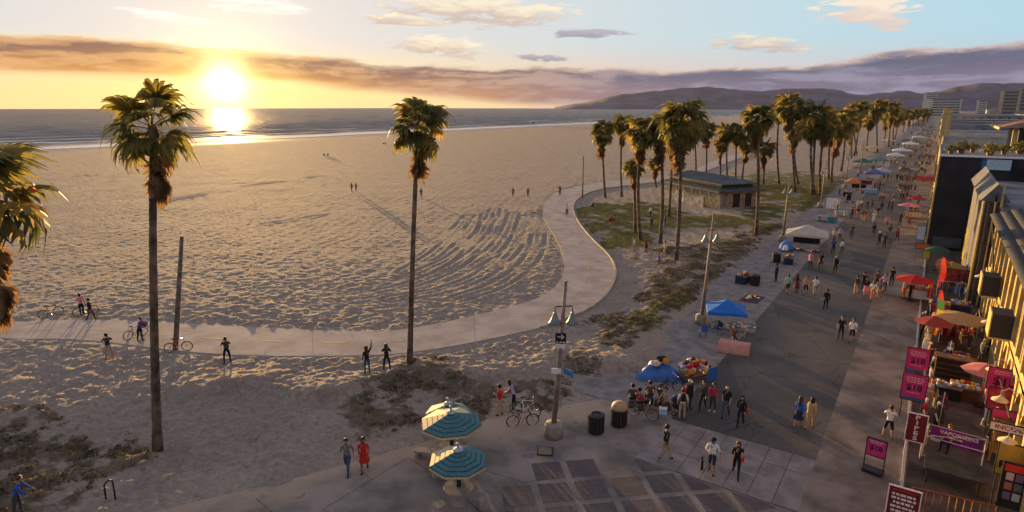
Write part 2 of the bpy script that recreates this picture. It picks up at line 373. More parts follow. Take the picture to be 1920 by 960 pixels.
fd, fs_ = pdist(GX, GY, FCW); fcd = fd * fs_ + (fbm(GX * .8, GY * .8, 55, 3) - .5) * 1.6      # metres outside the forecourt
hh = np.where(GY < 29.0, hh * sst(fcd, -.3, 2.2) + .035 * sst(fcd, -.4, .8) - .05 * sst(fcd, .2, -.6), hh)
HH = H0 * np.where(GY < 29, sst(fcd, -.5, 1.0), 1.0) + hh - 0.02 * onpath - 0.05 * (1 - sand)
def blob(pc, rx_, ry_, rot=0.0, seed=0, edge=.5):
    c = flat(*pc, .3); u = (GX - c[0]); v = (GY - c[1]); a = R(rot)
    d = np.hypot((u * math.cos(a) + v * math.sin(a)) / rx_, (-u * math.sin(a) + v * math.cos(a)) / ry_) + (fbm(GX * .4, GY * .4, 40 + seed, 4) - .5) * 1.5
    return sst(d, 1.0 + edge * .5, 1.0 - edge * .5)
lawn = np.zeros_like(GX); scrub = np.zeros_like(GX)
for k, (c, a, b, r) in enumerate([((1135, 400), 8, 9, 20), ((1160, 440), 4.5, 9, 30), ((1180, 395), 7, 9, 0), ((1230, 415), 4, 8, 0), ((1480, 345), 15, 26, 0), ((1540, 360), 5, 22, 0), ((1440, 395), 3.5, 9, 0), ((1340, 415), 7, 5, 0), ((1250, 590), 2.6, 6, 0)]):
    lawn = np.maximum(lawn, blob(c, a, b, r, k))
for cx, cy, rr in BANKS[1:2]: scrub = np.maximum(scrub, .8 * np.exp(-(((GX - cx + .6) ** 2 + (GY - cy + .5) ** 2) / (rr * .62) ** 2)))
for k, (c, a, b, r) in enumerate([((735, 770), 2.6, 3.0, 0), ((820, 715), 4.2, 3.0, 20), ((700, 750), 1.6, 2.2, 0), ((60, 890), 4.5, 3.4, 20), ((-60, 860), 6, 5, 0), ((90, 850), 3, 2, 0), ((1290, 555), 2.6, 6, 0), ((1240, 620), 2.4, 4.4, 0), ((1180, 610), 3.2, 3.2, 0), ((1380, 460), 3.5, 10, 0), ((1100, 780), 2.2, 2.6, 0), ((1010, 735), 2.4, 2.4, 0), ((1130, 725), 3.0, 1.6, 0), ((1400, 520), 2.0, 9, 0), ((1330, 480), 5, 8, 0), ((1300, 520), 3.5, 6, 0), ((1250, 545), 3, 5, 0), ((1200, 640), 2.5, 3, 0), ((1420, 475), 2.5, 8, 0), ((1440, 430), 2, 9, 0), ((880, 750), 2.6, 2.6, 0), ((240, 840), 2.4, 1.2, 0)]):
    scrub = np.maximum(scrub, blob(c, a * .86, b * .86, r, 60 + k, .9))
lawn *= sand * (1 - onpath); scrub *= sand * (1 - onpath)
patch = sst(fbm(GX * .5, GY * .5, 77, 4), .27, .47); lawn *= .25 + .75 * patch; scrub *= .30 + .70 * sst(fbm(GX * .8, GY * .8, 79, 4), .30, .50)
HH = HH + (lawn * .06 + scrub * .10) * (fbm(GX * 4, GY * 4, 90, 2))
nx, ny = len(xs), len(ys)
me = bpy.data.meshes.new('beach_sand')
me.vertices.add(nx * ny); co = np.stack([GX, GY, HH], -1).reshape(-1, 3); me.vertices.foreach_set('co', co.ravel())
idx = np.arange(nx * ny).reshape(ny, nx); q = np.stack([idx[:-1, :-1], idx[:-1, 1:], idx[1:, 1:], idx[1:, :-1]], -1).reshape(-1, 4)
cx_ = co[q[:, 0], 0]; cyy = co[q[:, 0], 1]
nq = len(q); me.loops.add(nq * 4); me.loops.foreach_set('vertex_index', q.ravel().astype(np.int32)); me.polygons.add(nq)
me.polygons.foreach_set('loop_start', (np.arange(nq) * 4).astype(np.int32)); me.polygons.foreach_set('loop_total', np.full(nq, 4, np.int32))
me.polygons.foreach_set('use_smooth', np.ones(nq, bool)); me.update(calc_edges=True)
at_ = me.attributes.new('cover', 'FLOAT_COLOR', 'POINT'); cvv = np.stack([lawn, scrub, wet, np.ones_like(wet)], -1).astype(np.float32); at_.data.foreach_set('color', cvv.ravel())
def sand_material():
    m = bpy.data.materials.new('sand'); m.use_nodes = True; t = m.node_tree; q = NG(t); b = t.nodes['Principled BSDF']
    geo = q.n('ShaderNodeNewGeometry').outputs['Position']
    ca = q.n('ShaderNodeAttribute', attribute_name='cover'); r_, g_, b_ = q.sep(ca.outputs['Color'])
    n_a = q.noise(geo, .35, 5, .6); n_b = q.noise(geo, 6.0, 4, .65); n_c = q.noise(geo, 1.6, 4, .6); n_d = q.noise(geo, 3.3, 4, .7, .4)
    c = q.mix(q.ss(n_a, .3, .7), (.285, .23, .185), (.37, .305, .245)); c = q.mix(q.m('MULTIPLY', q.ss(n_b, .35, .7), .35), c, (.44, .365, .295))
    c = q.mix(q.m('MULTIPLY', q.ss(n_d, .44, .66), .45), c, (.18, .14, .11)); c = q.mix(q.m('MULTIPLY', q.ss(n_d, .42, .25), .35), c, (.50, .41, .325))  # random churned-sand tones, standing in for ripple shade in the colour
    c = q.mix(q.m('MULTIPLY', b_, .8), c, (.17, .13, .10))
    gr = q.mix(q.ss(n_c, .35, .68), (.085, .095, .025), (.18, .165, .055)); gr = q.mix(q.m('MULTIPLY', q.ss(n_b, .4, .75), .5), gr, (.17, .13, .06))
    c = q.mix(q.ss(q.m('ADD', r_, q.m('MULTIPLY', q.m('SUBTRACT', n_c, .5), 1.0)), .3, .62), c, gr)
    scb = q.mix(q.ss(n_c, .35, .65), (.15, .105, .068), (.085, .075, .035)); scb = q.mix(q.m('MULTIPLY', q.ss(n_b, .45, .75), .5), scb, (.20, .15, .09))
    c = q.mix(q.m('MULTIPLY', q.ss(q.m('ADD', g_, q.m('MULTIPLY', q.m('SUBTRACT', q.noise(geo, .7, 5, .65), .5), 2.6)), .35, .8), .85), c, scb)
    q.put(b.inputs['Base Color'], c); q.put(b.inputs['Roughness'], q.m('SUBTRACT', .95, q.m('MULTIPLY', b_, .65))); b.inputs['Specular IOR Level'].default_value = .25
    bp = q.n('ShaderNodeBump'); bp.inputs['Strength'].default_value = 1.0; bp.inputs['Distance'].default_value = .30
    dry = q.m('SUBTRACT', 1.0, q.m('MULTIPLY', b_, .92))
    q.put(bp.inputs['Height'], q.m('MULTIPLY', q.m('ADD', q.noise(geo, 3.0, 5, .66, .4), q.m('MULTIPLY', q.noise(geo, 1.1, 3, .5), .55)), dry)); t.links.new(bp.outputs[0], b.inputs['Normal'])
    return m
SAND = sand_material(); me.materials.append(SAND)
beach = bpy.data.objects.new('beach_sand', me); COL.objects.link(beach); setting(beach)
def ground_z(x, y):
    i = min(max(int(np.searchsorted(xs, x)), 1), nx - 1); j = min(max(int(np.searchsorted(ys, y)), 1), ny - 1)
    tx = (x - xs[i - 1]) / (xs[i] - xs[i - 1]); ty = (y - ys[j - 1]) / (ys[j] - ys[j - 1]); tx = min(max(tx, 0), 1); ty = min(max(ty, 0), 1)
    return float((HH[j - 1, i - 1] * (1 - tx) + HH[j - 1, i] * tx) * (1 - ty) + (HH[j, i - 1] * (1 - tx) + HH[j, i] * tx) * ty)
def stand(px, py):
    """where a thing whose foot is seen at (px, py) stands"""
    p = footing(px, py)
    if p.x < -14.6 and p.x > -295 and -13 < p.y < 600:
        p.z = ground_z(p.x, p.y)
        if min(math.hypot(p.x - c[0], p.y - c[1]) for c in PATH_C) < 3.0: p.z = float(base_height(p.x, p.y)) + .02
    elif p.x < -14.6: pass
    else: p.z = 0.02
    return p

# far coastal plain, under everything, to the foot of the mountains
FARG = mat('coastal_plain', (.12, .10, .085), .95, .35, .004, obj=True)
setting(MB().add([(-283, -400, -.5), (5200, -400, -.5), (5200, 5300, -.5), (-283, 5300, -.5)], [(0, 1, 2, 3)]).build('ground', FARG))
setting(MB().add([(-300, 600, -.02), (-20, 600, -.02), (-20, 2600, -.02), (-340, 2600, -.02)], [(0, 1, 2, 3)]).build('far_beach', SAND))

# ---------------------------------------------------------------- sea
def sea_material():
    m = bpy.data.materials.new('sea_water'); m.use_nodes = True; t = m.node_tree; q = NG(t); b = t.nodes['Principled BSDF']
    geo = q.n('ShaderNodeNewGeometry').outputs['Position']; x_, y_, z_ = q.sep(geo)
    dist = q.m('SUBTRACT', -286.0, x_)                                    # metres offshore
    st = q.comb(q.m('MULTIPLY', x_, 1.0), q.m('MULTIPLY', y_, .35), 0.0)
    w1 = q.noise(st, .09, 5, .6); w2 = q.noise(st, .35, 4, .6); w3 = q.noise(st, .022, 4, .6)
    wig = q.m('MULTIPLY', q.m('SUBTRACT', q.noise(geo, .02, 3, .6), .5), 26.0); d2 = q.m('ADD', dist, wig)
    foam = q.m('MULTIPLY', q.ss(d2, 38, 8), q.ss(w2, .22, .5))
    for (c, w, k) in ((50, 5.0, .9), (78, 4.0, .75), (115, 4.0, .55)):
        ln = q.ss(q.m('ABSOLUTE', q.m('SUBTRACT', d2, c)), w, w * .2); foam = q.m('MAXIMUM', foam, q.m('MULTIPLY', q.m('MULTIPLY', ln, q.ss(w3, .38, .55)), k))
    foam = q.m('MAXIMUM', foam, q.m('MULTIPLY', q.ss(w1, .66, .80), q.m('MULTIPLY', q.ss(dist, 420, 60), .5)))
    c = q.mix(q.ss(q.m('ADD', w1, q.m('MULTIPLY', q.m('SUBTRACT', w2, .5), .5)), .40, .60), (.035, .035, .05), (.17, .145, .15)); c = q.mix(q.ss(dist, 160, 20), c, (.11, .10, .085))  # light and dark of the waves put into the water colour
    q.put(b.inputs['Base Color'], q.mix(foam, c, (.90, .88, .86)))
    q.put(b.inputs['Roughness'], q.m('ADD', .42, q.m('MULTIPLY', foam, .4))); b.inputs['IOR'].default_value = 1.33; b.inputs['Specular IOR Level'].default_value = .20
    bp = q.n('ShaderNodeBump'); bp.inputs['Strength'].default_value = 1.0; bp.inputs['Distance'].default_value = 6.0
    hgt = q.m('ADD', q.m('MULTIPLY', w1, 1.2), q.m('ADD', q.m('MULTIPLY', w2, .45), q.m('MULTIPLY', q.noise(geo, 1.3, 3, .6), .12)))
    q.put(bp.inputs['Height'], hgt); t.links.new(bp.outputs[0], b.inputs['Normal'])
    return m
sx = -285.0 - np.concatenate([np.arange(0, 150, 2.0), 150 + 3 * (1.035 ** np.arange(0, 115) - 1) / .035]); sx = np.append(sx[sx > -5600], -5600.0)
sy = np.concatenate([np.arange(-60, 900, 5.0), 900 * 1.06 ** np.arange(0, 40)]); sy = np.append(sy[sy < 5400], 5400.0); sy = np.concatenate([[-2600, -1200, -600, -300, -150], sy])
SX, SY = np.meshgrid(sx, sy)
off = -285 - SX; wob_ = (fbm(SX * .02, SY * .02, 3, 3) - .5) * 26
SZ = -.16 + sst(off, 8, 60) * (0.28 * np.sin((off + wob_) / 24 * 2 * PI) * sst(off, 900, 200) + .5 * (fbm(SX * .05, SY * .02, 9, 3) - .5) * sst(off, 2500, 500))
for c_, a_ in ((40, .55), (64, .45), (96, .4)): SZ = SZ + a_ * np.exp(-((off + wob_ - c_ - 2) / 3.2) ** 2) * sst(fbm(SX * .004, SY * .012, 15 + c_, 3), .35, .6)
nsx, nsy = len(sx), len(sy); sid = np.arange(nsx * nsy).reshape(nsy, nsx)
sme = bpy.data.meshes.new('sea'); sme.from_pydata(np.stack([SX, SY, SZ], -1).reshape(-1, 3).tolist(), [], np.stack([sid[:-1, :-1], sid[1:, :-1], sid[1:, 1:], sid[:-1, 1:]], -1).reshape(-1, 4).tolist())
sme.polygons.foreach_set('use_smooth', [True] * len(sme.polygons)); sme.materials.append(sea_material()); sme.update()
setting(place(sme, 'sea'))

# ---------------------------------------------------------------- mountains behind the bay
MTN = mat('hazy_mountain', (.036, .040, .085), .95, .4, .006)  # blue of haze and dusk put into the slope colour
def mountains(prof, dist, name, seed, thick):
    """prof: (picture x, picture y of the crest)"""
    px = np.linspace(prof[0][0], prof[-1][0], 150); py = np.interp(px, *zip(*prof))
    py = py - (fbm(px * .02, px * 0 + seed, seed, 4) - .5) * 12 * np.clip((200 - py) / 12, 0, 1)
    vs = []; rows = 14
    for x_, y_ in zip(px, py):
        d = sight(x_, 200); d = d / math.hypot(d[0], d[1]); dd = sight(x_, y_); hz = dist * dd[2] / math.hypot(dd[0], dd[1]) + CAM_H
        for r_ in range(rows):
            t = r_ / (rows - 1); k = math.sin(PI * min(t * 1.0, 1)) if 0 < t < 1 else 0
            k = max(0, 1 - abs(t - .55) / .55) if t < .55 else max(0, 1 - (t - .55) / .45)
            rr = dist + (t - .55) * thick; bump_ = fbm(np.array([rr * .004 + seed]), np.array([x_ * .02]), 3, 4)[0]
            z_ = hz * (k ** 1.1) * (1 if abs(t - .55) < .03 else .72 + .5 * bump_) - 2
            if t < .5: z_ = min(z_, hz * (.3 + t))
            vs.append((d[0] * rr, d[1] * rr, z_))
    n_ = len(px); fs = [(i * rows + j, (i + 1) * rows + j, (i + 1) * rows + j + 1, i * rows + j + 1) for i in range(n_ - 1) for j in range(rows - 1)]
    setting(MB().add(vs, fs).build(name, MTN, None, True))
mountains([(1040, 200), (1100, 190), (1160, 178), (1210, 168), (1250, 164), (1290, 162), (1340, 164), (1400, 171), (1440, 168), (1510, 166), (1560, 168), (1610, 175), (1680, 172), (1760, 180), (1800, 190), (1850, 198)], 4500, 'mountain_range', 3, 1200)
mountains([(1560, 200), (1620, 182), (1680, 170), (1720, 174), (1780, 162), (1830, 156), (1890, 153), (1950, 156), (2050, 150), (2200, 160), (2400, 150)], 3800, 'mountain_range', 8, 1000)

# ---------------------------------------------------------------- bike path, promenade, pavements
CONC = mat('path_concrete', (.40, .325, .275), .85, .12, .5, bump=.008, bscale=5.0, col2=(.50, .41, .345))
pz = [float(base_height(*c)) + .03 for c in PATH_C]
mb = MB(); k = len(PATH_L)
vs = []
for a, b, z in zip(PATH_L, PATH_R, pz): vs += [(a[0], a[1], z), (b[0], b[1], z), (a[0], a[1], z - .15), (b[0], b[1], z - .15)]
for i in range(k - 1):
    o = i * 4; mb.f += [(o, o + 1, o + 5, o + 4), (o, o + 4, o + 6, o + 2), (o + 1, o + 3, o + 7, o + 5)]; mb.m += [0, 0, 0]
mb.v = vs; path = setting(mb.build('bike_path', CONC))
YELLOW = paint((.62, .45, .12), .7, var=.25, scale=4); JOINT = paint((.09, .075, .065), .9)
cl = np.array(PATH_C); seg = np.r_[0, np.cumsum(np.hypot(*np.diff(cl, axis=0).T))]
def on_path(s): return np.array([np.interp(s, seg, cl[:, 0]), np.interp(s, seg, cl[:, 1])])
s_ = 20.0; dash = None
while s_ < seg[-1] - 60:
    a, b = on_path(s_), on_path(s_ + 1.6); d = (b - a) / np.linalg.norm(b - a); nrm = np.array([-d[1], d[0]]) * .05
    z = float(base_height(*a)) + .036
    MB().add([(*(a - nrm), z), (*(b - nrm), z), (*(b + nrm), z), (*(a + nrm), z)], [(0, 1, 2, 3)]).build('painted_dash', YELLOW, path); s_ += 4.4
s_ = 14.0
while s_ < seg[-1] - 70:
    i = int(np.searchsorted(seg, s_)); a, b = np.array(PATH_L[i]), np.array(PATH_R[i]); d = (b - a) / np.linalg.norm(b - a); nrm = np.array([-d[1], d[0]]) * .012; z = pz[i] + .004
    MB().add([(*(a - nrm), z), (*(b - nrm), z), (*(b + nrm), z), (*(a + nrm), z)], [(0, 1, 2, 3)]).build('joint_line', paint((.15, .12, .10), .9), path); s_ += 13.0
KERB = mat('kerb_concrete', (.36, .30, .24), .85, .15, 2.0)
kb = MB(); k0, k1 = 24, len(PATH_R) - 1                               # low kerb on the lawn side of the curve
kk = [i for i in range(len(PATH_R)) if 36 < PATH_R[i][1] < 260]
vs = []
for i in kk:
    p = np.array(PATH_R[i]); d = p - np.array(PATH_C[i]); d = d / np.linalg.norm(d); q2 = p + d * .22
    vs += [(p[0], p[1], pz[i] - .1), (p[0], p[1], pz[i] + .13), (q2[0], q2[1], pz[i] + .13), (q2[0], q2[1], pz[i] - .2)]
kb.v = vs
for i in range(len(kk) - 1):
    o = i * 4; kb.f += [(o, o + 4, o + 5, o + 1), (o + 1, o + 5, o + 6, o + 2), (o + 2, o + 6, o + 7, o + 3)]; kb.m += [0] * 3
kb.build('kerb', KERB, path)

def road_material():
    m = bpy.data.materials.new('asphalt'); m.use_nodes = True; t = m.node_tree; q = NG(t); b = t.nodes['Principled BSDF']
    geo = q.n('ShaderNodeNewGeometry').outputs['Position']; x_, y_, z_ = q.sep(geo)
    na = q.noise(geo, .22, 5, .6, .5); nb = q.noise(geo, 9.0, 3, .6); nc = q.noise(q.comb(q.m('MULTIPLY', x_, 1.2), q.m('MULTIPLY', y_, .25), 0.0), 1.0, 4, .6)
    c = q.mix(q.ss(na, .35, .65), (.055, .048, .046), (.105, .09, .082)); c = q.mix(q.m('MULTIPLY', q.ss(nc, .5, .75), .35), c, (.13, .115, .105)); c = q.mix(q.m('MULTIPLY', q.ss(nb, .45, .7), .25), c, (.16, .145, .13))
    cr = q.n('ShaderNodeTexVoronoi', feature='DISTANCE_TO_EDGE'); cr.inputs['Scale'].default_value = .22; q.put(cr.inputs['Vector'], q.comb(q.m('ADD', x_, q.m('MULTIPLY', q.noise(geo, 1.5, 3, .6), 1.2)), y_, 0.0))
    c = q.mix(q.m('MULTIPLY', q.ss(cr.outputs[0], .012, .002), .7), c, (.02, .018, .018))
    pv = q.n('ShaderNodeTexVoronoi'); pv.inputs['Scale'].default_value = .16; q.put(pv.inputs['Vector'], q.comb(q.m('MULTIPLY', x_, 1.6), q.m('MULTIPLY', y_, .7), 0.0)); pr, pg, pb2 = q.sep(pv.outputs['Color'])
    c = q.mix(q.m('MULTIPLY', q.ss(pr, .55, .9), .30), c, (.15, .13, .12)); c = q.mix(q.m('MULTIPLY', q.ss(pg, .72, .76), .5), c, (.035, .033, .033))
    c = q.mix(q.m('MULTIPLY', q.ss(q.noise(geo, 3.2, 2, .5), .68, .74), .5), c, (.03, .027, .027)); c = q.mix(q.m('MULTIPLY', q.ss(q.noise(geo, 5.0, 1, .5), .73, .76), .6), c, (.22, .2, .18))
    q.put(b.inputs['Base Color'], c); q.put(b.inputs['Roughness'], q.m('ADD', .62, q.m('MULTIPLY', na, .3))); b.inputs['Specular IOR Level'].default_value = .3
    bp = q.n('ShaderNodeBump'); bp.inputs['Strength'].default_value = .6; bp.inputs['Distance'].default_value = .02; q.put(bp.inputs['Height'], q.m('ADD', q.noise(geo, 14.0, 4, .7), q.m('MULTIPLY', na, 2.0))); t.links.new(bp.outputs[0], b.inputs['Normal'])
    return m
ASPH = road_material()
PAVE = mat('pavement_concrete', (.20, .175, .165), .85, .2, .8, bump=.008, bscale=7.0, col2=(.28, .245, .225))
PAVE2 = mat('strip_concrete', (.165, .132, .115), .85, .25, .5, bump=.012, bscale=6.0, col2=(.24, .19, .16))
def sheet(name, x0, x1, y0, y1, z, m, parent=None):
    o = MB().b2(x0, x1, y0, y1, z - .1, z).build(name, m, parent)
    return o if parent else setting(o)
bw = sheet('boardwalk', -9.6, -2.65, 28.95, 900, .006, ASPH)
strip = sheet('concrete_strip', -2.65, .9, 6, 900, .01, PAVE2)
side = sheet('pavement', -16.0, -9.6, 29, 620, .002, PAVE)
slabm = MB().b2(-.5, .5, -.5, .5, -.08, 0).mesh('paving_slab', [PAVE])
sl_mats = [mat('slab_%d' % i, c, .85, .16, 1.1, bump=.004, bscale=8.0, geo=True) for i, c in enumerate([(.21, .18, .17), (.22, .19, .178), (.205, .175, .165), (.215, .185, .175)])]
slab_mes = []
for mm in sl_mats:
    e = slabm.copy(); e.materials.clear(); e.materials.append(mm); slab_mes.append(e)
cw_, ch_ = 1.0, 1.5
rs = random.Random(3)
band = sheet('slab_band', -9.72, -2.63, 24.45, 29.0, -.03, JOINT)      # dark joints between the slabs show this bed
for i in range(7):
    for j in range(3):
        place(rs.choice(slab_mes), 'paving_slab', band, (-9.7 + (i + .5) * 1.01, 24.5 + (j + .5) * 1.5, .012), (0, 0, 0), (.985, 1.475, 1))
# pavement slabs beside the asphalt, as far as the joints can be told apart
for i in range(4):
    for j in range(30):
        place(rs.choice(slab_mes), 'paving_slab', side, (-15.8 + (i + .5) * 1.55, 29.05 + (j + .5) * 1.8, .014), (0, 0, 0), (1.525, 1.775, 1))
# forecourt of worn concrete with panels of dark brick
FORE = mat('forecourt_concrete', (.20, .17, .155), .85, .25, .45, bump=.008, bscale=5.0, col2=(.28, .235, .205))
def sandy(m):
    # sand blown over the seaward edge of the concrete
    t = m.node_tree; q = NG(t); b = t.nodes['Principled BSDF']; old = b.inputs['Base Color'].links[0].from_socket; geo = q.n('ShaderNodeNewGeometry').outputs['Position']; x_, y_, z_ = q.sep(geo)
    d = q.m('ADD', q.m('MULTIPLY', q.m('ADD', x_, 30.0), .862), q.m('MULTIPLY', q.m('SUBTRACT', y_, 2.0), -.506))
    f = q.ss(q.m('ADD', d, q.m('MULTIPLY', q.m('SUBTRACT', q.noise(geo, .5, 5, .65), .5), 7.0)), 3.6, .3)
    q.put(b.inputs['Base Color'], q.mix(q.m('MULTIPLY', f, .85), old, (.40, .30, .21)))
    st = q.ss(q.noise(geo, .9, 3, .5), .62, .72); q.put(b.inputs['Base Color'], q.mix(q.m('MULTIPLY', st, .55), b.inputs['Base Color'].links[0].from_socket, (.09, .07, .065)))
sandy(FORE)
fc = setting(MB().prism([(-30, -12), (3, -12), (-2.65, 6), (-2.65, 24.45), (-9.7, 24.45), (-9.7, 29.05), (-13.6, 29.05), (-16.5, 25.2), (-18.3, 22.4), (-19.5, 18.5), (-21.5, 14.5), (-24.5, 9.5), (-30, 2)], -.08, -.004).build('forecourt', FORE))
def brick_material():
    m = bpy.data.materials.new('brick_paving'); m.use_nodes = True; t = m.node_tree; q = NG(t); b = t.nodes['Principled BSDF']
    br = q.n('ShaderNodeTexBrick'); q.put(br.inputs['Vector'], q.n('ShaderNodeTexCoord').outputs['Object']); br.inputs['Scale'].default_value = 1.0; br.inputs['Brick Width'].default_value = .22; br.inputs['Row Height'].default_value = .11; br.inputs['Mortar Size'].default_value = .012
    br.inputs['Color1'].default_value = (.085, .055, .055, 1); br.inputs['Color2'].default_value = (.055, .04, .043, 1); br.inputs['Mortar'].default_value = (.11, .095, .09, 1)
    geo = q.n('ShaderNodeNewGeometry').outputs['Position']
    q.put(b.inputs['Base Color'], q.mix(q.m('MULTIPLY', q.ss(q.noise(geo, 1.2, 4, .6), .4, .75), .4), br.outputs[0], (.14, .115, .105))); b.inputs['Roughness'].default_value = .8
    bp = q.n('ShaderNodeBump'); bp.inputs['Strength'].default_value = .6; bp.inputs['Distance'].default_value = .01; q.put(bp.inputs['Height'], br.outputs['Fac']); bp.invert = True; t.links.new(bp.outputs[0], b.inputs['Normal'])
    return m
BRICK = brick_material(); pw = 1.62
o0 = np.array(flat(1000, 905)); ux = np.array(flat(1270, 883)) - o0; ux = ux / np.linalg.norm(ux); uy = np.array([-ux[1], ux[0]]); ang_ = math.atan2(ux[1], ux[0])
pm = MB().b2(-.66, .66, -.66, .66, -.05, .004).mesh('brick_panel', [BRICK])
edge_ok = lambda p: p[0] < -2.9 and p[1] < 24.2 and p[0] > -14.2
for i in range(-1, 9):
    for j in range(-5, 4):
        c = o0 + ux * (i + .5) * pw + uy * (j - .5) * pw
        cs = [c + ux * a + uy * b for a in (-.66, .66) for b in (-.66, .66)]
        if all(edge_ok(p) for p in cs) and not (i < 0 and j > 0) and not (i < 1 and j > 1):
            place(pm, 'brick_panel', fc, (c[0], c[1], .0), (0, 0, ang_))
        elif any(edge_ok(p) for p in cs) and i > 2 and j < 4:              # panels cut off by the slab band
            poly = [c + ux * a + uy * b for a, b in ((-.66, -.66), (.66, -.66), (.66, .66), (-.66, .66))]
            out = []
            for p, q2 in zip(poly, poly[1:] + poly[:1]):
                if p[1] <= 24.38: out.append(p)
                if (p[1] - 24.38) * (q2[1] - 24.38) < 0: t_ = (24.38 - p[1]) / (q2[1] - p[1]); out.append(p + (q2 - p) * t_)
            if len(out) >= 3 and all(p[0] < -2.7 for p in out):
                cc_ = sum(out) / len(out); ca_, sa_ = math.cos(-ang_), math.sin(-ang_)
                MB().prism([((p - cc_)[0] * ca_ - (p - cc_)[1] * sa_, (p - cc_)[0] * sa_ + (p - cc_)[1] * ca_) for p in out], -.05, .004).build('brick_panel', BRICK, fc, loc=(cc_[0], cc_[1], 0), rz=ang_)
def ground_line(a, b, w=.03, z=.002):
    a, b = np.array(flat(*a)), np.array(flat(*b)); d = (b - a) / np.linalg.norm(b - a); n_ = np.array([-d[1], d[0]]) * w / 2
    MB().add([(*(a - n_), z), (*(b - n_), z), (*(b + n_), z), (*(a + n_), z)], [(0, 1, 2, 3)]).build('joint_line', JOINT, fc)
for a, b in [((600, 958), (765, 858)), ((765, 858), (850, 912)), ((985, 905), (1000, 950)), ((900, 880), (985, 905)), ((985, 905), (1052, 895)), ((1052, 895), (1035, 850)), ((480, 935), (510, 960)), ((690, 893), (672, 880)), ((850, 912), (900, 960))]: ground_line(a, b)

# ================================================================ PALMS
FROND = [mat('frond_green', (.10, .105, .022), .55, .3, 2.0, trans=.5, col2=(.19, .165, .04)), mat('frond_dark', (.065, .075, .02), .55, .3, 2.0, trans=.42, col2=(.12, .12, .03)), mat('frond_gold', (.22, .16, .035), .6, .3, 2.0, trans=.5, col2=(.34, .24, .06))]
DEAD = mat('frond_dead', (.15, .09, .045), .85, .35, 2.0, trans=.35, col2=(.27, .17, .085))
TRUNK = mat('palm_trunk', (.11, .078, .056), .95, .35, 1.5, bump=.05, bscale=9.0, col2=(.21, .145, .10))
rp = random.Random(11)
def frond_shape(n=19, pet=.95, fan=1.15, spread=105, droop=.45, fold=.25, rng=rp):
    b = MB()
    b.tube([(0, 0, 0), (pet * .5, 0, .05), (pet, 0, 0)], [.028, .02, .016], 4)
    for i in range(n):
        a = R(-spread + 2 * spread * i / (n - 1) + rng.uniform(-4, 4)); L = fan * (1 - .28 * abs(a) / R(spread)) * rng.uniform(.85, 1.08)
        dx, dy = math.cos(a), math.sin(a); px_, py_ = -dy, dx; w = .098 * fan
        z1 = fold * abs(math.sin(a)) * L * .30; dr = droop * rng.uniform(.6, 1.5)
        p = [(pet + dx * L * .02, dy * L * .02, 0), (pet + dx * L * .5, dy * L * .5, z1 - dr * .10 * L), (pet + dx * L * .80, dy * L * .80, z1 * 1.1 - dr * .36 * L), (pet + dx * L * .93, dy * L * .93, z1 * .8 - dr * .85 * L)]
        ws = [.15 * w, 1.0 * w, .62 * w, .06 * w]; vs = []
        for q_, ww in zip(p, ws): vs += [(q_[0] + px_ * ww, q_[1] + py_ * ww, q_[2] + ww * .3), (q_[0] - px_ * ww, q_[1] - py_ * ww, q_[2] - ww * .3)]
        b.add(vs, [(0, 1, 3, 2), (2, 3, 5, 4), (4, 5, 7, 6)])
    return b
live_s = [frond_shape(19, .9, 1.15, 112, .45 + .2 * i, .3) for i in range(4)] + [frond_shape(15, 1.1, 1.1, 100, .8, .2), frond_shape(15, .8, 1.0, 118, .5, .5)]
dead_s = [frond_shape(11, .55, 1.05, 52, .3, .1), frond_shape(11, .7, 1.0, 65, .5, .1), frond_shape(9, .5, .9, 38, .2, 0)]
live_m = [[s_.mesh('frond', f) for f in FROND] for s_ in live_s]
dead_m = [s_.mesh('dead_frond', DEAD) for s_ in dead_s]
def frond_set(n_live, n_skirt, size, rng, low=.0, wide=1.0, up=-66):
    """(is_live, shape, tone, position, rotation, scale) of each frond"""
    out = []
    for i in range(n_live):
        t = (i + .5) / n_live; pit = up + (46 - up) * t ** .85 + rng.uniform(-12, 12); yaw = i * 137.5 + rng.uniform(-20, 20)
        tone = rng.choices([0, 1, 2], [.5, .36, .12 + .1 * t])[0]
        out.append((True, rng.randrange(len(live_s)), tone, (0, 0, .35 * size * (1 - t)), (R(rng.uniform(-35, 35)), R(pit), R(yaw)), size * rng.uniform(.85, 1.12) * (1 - .12 * t)))
    for i in range(n_skirt):
        t = (i + .5) / n_skirt; pit = 62 + 26 * t ** .5 + rng.uniform(-5, 5); yaw = i * 137.5 + rng.uniform(-25, 25)
        out.append((False, rng.randrange(3), 0, (0, 0, -(.1 + low * t) * size), (R(rng.uniform(-60, 60)), R(pit), R(yaw)), size * rng.uniform(.8, 1.15) * wide))
    return out
def trunk_mesh(b, hub, r0, lean, rng):
    """ringed, slightly bowed trunk from b (0,0,0) to hub"""
    n_ = 22; pts = []; rr = []; bow = Vector((rng.uniform(-1, 1), rng.uniform(-1, 1), 0)) * lean
    for i in range(n_ + 1):
        t = i / n_; p = Vector(hub) * t + bow * math.sin(PI * t) * (1 if rng else 1)
        pts.append(p); rr.append(r0 * (1.28 - .5 * t ** .6 + (.22 * (1 - t * 14) if t < .07 else 0)) * (1 + (.05 if i % 2 else -.03)))
    return b.tube(pts, rr, 9)
_crowns = {}
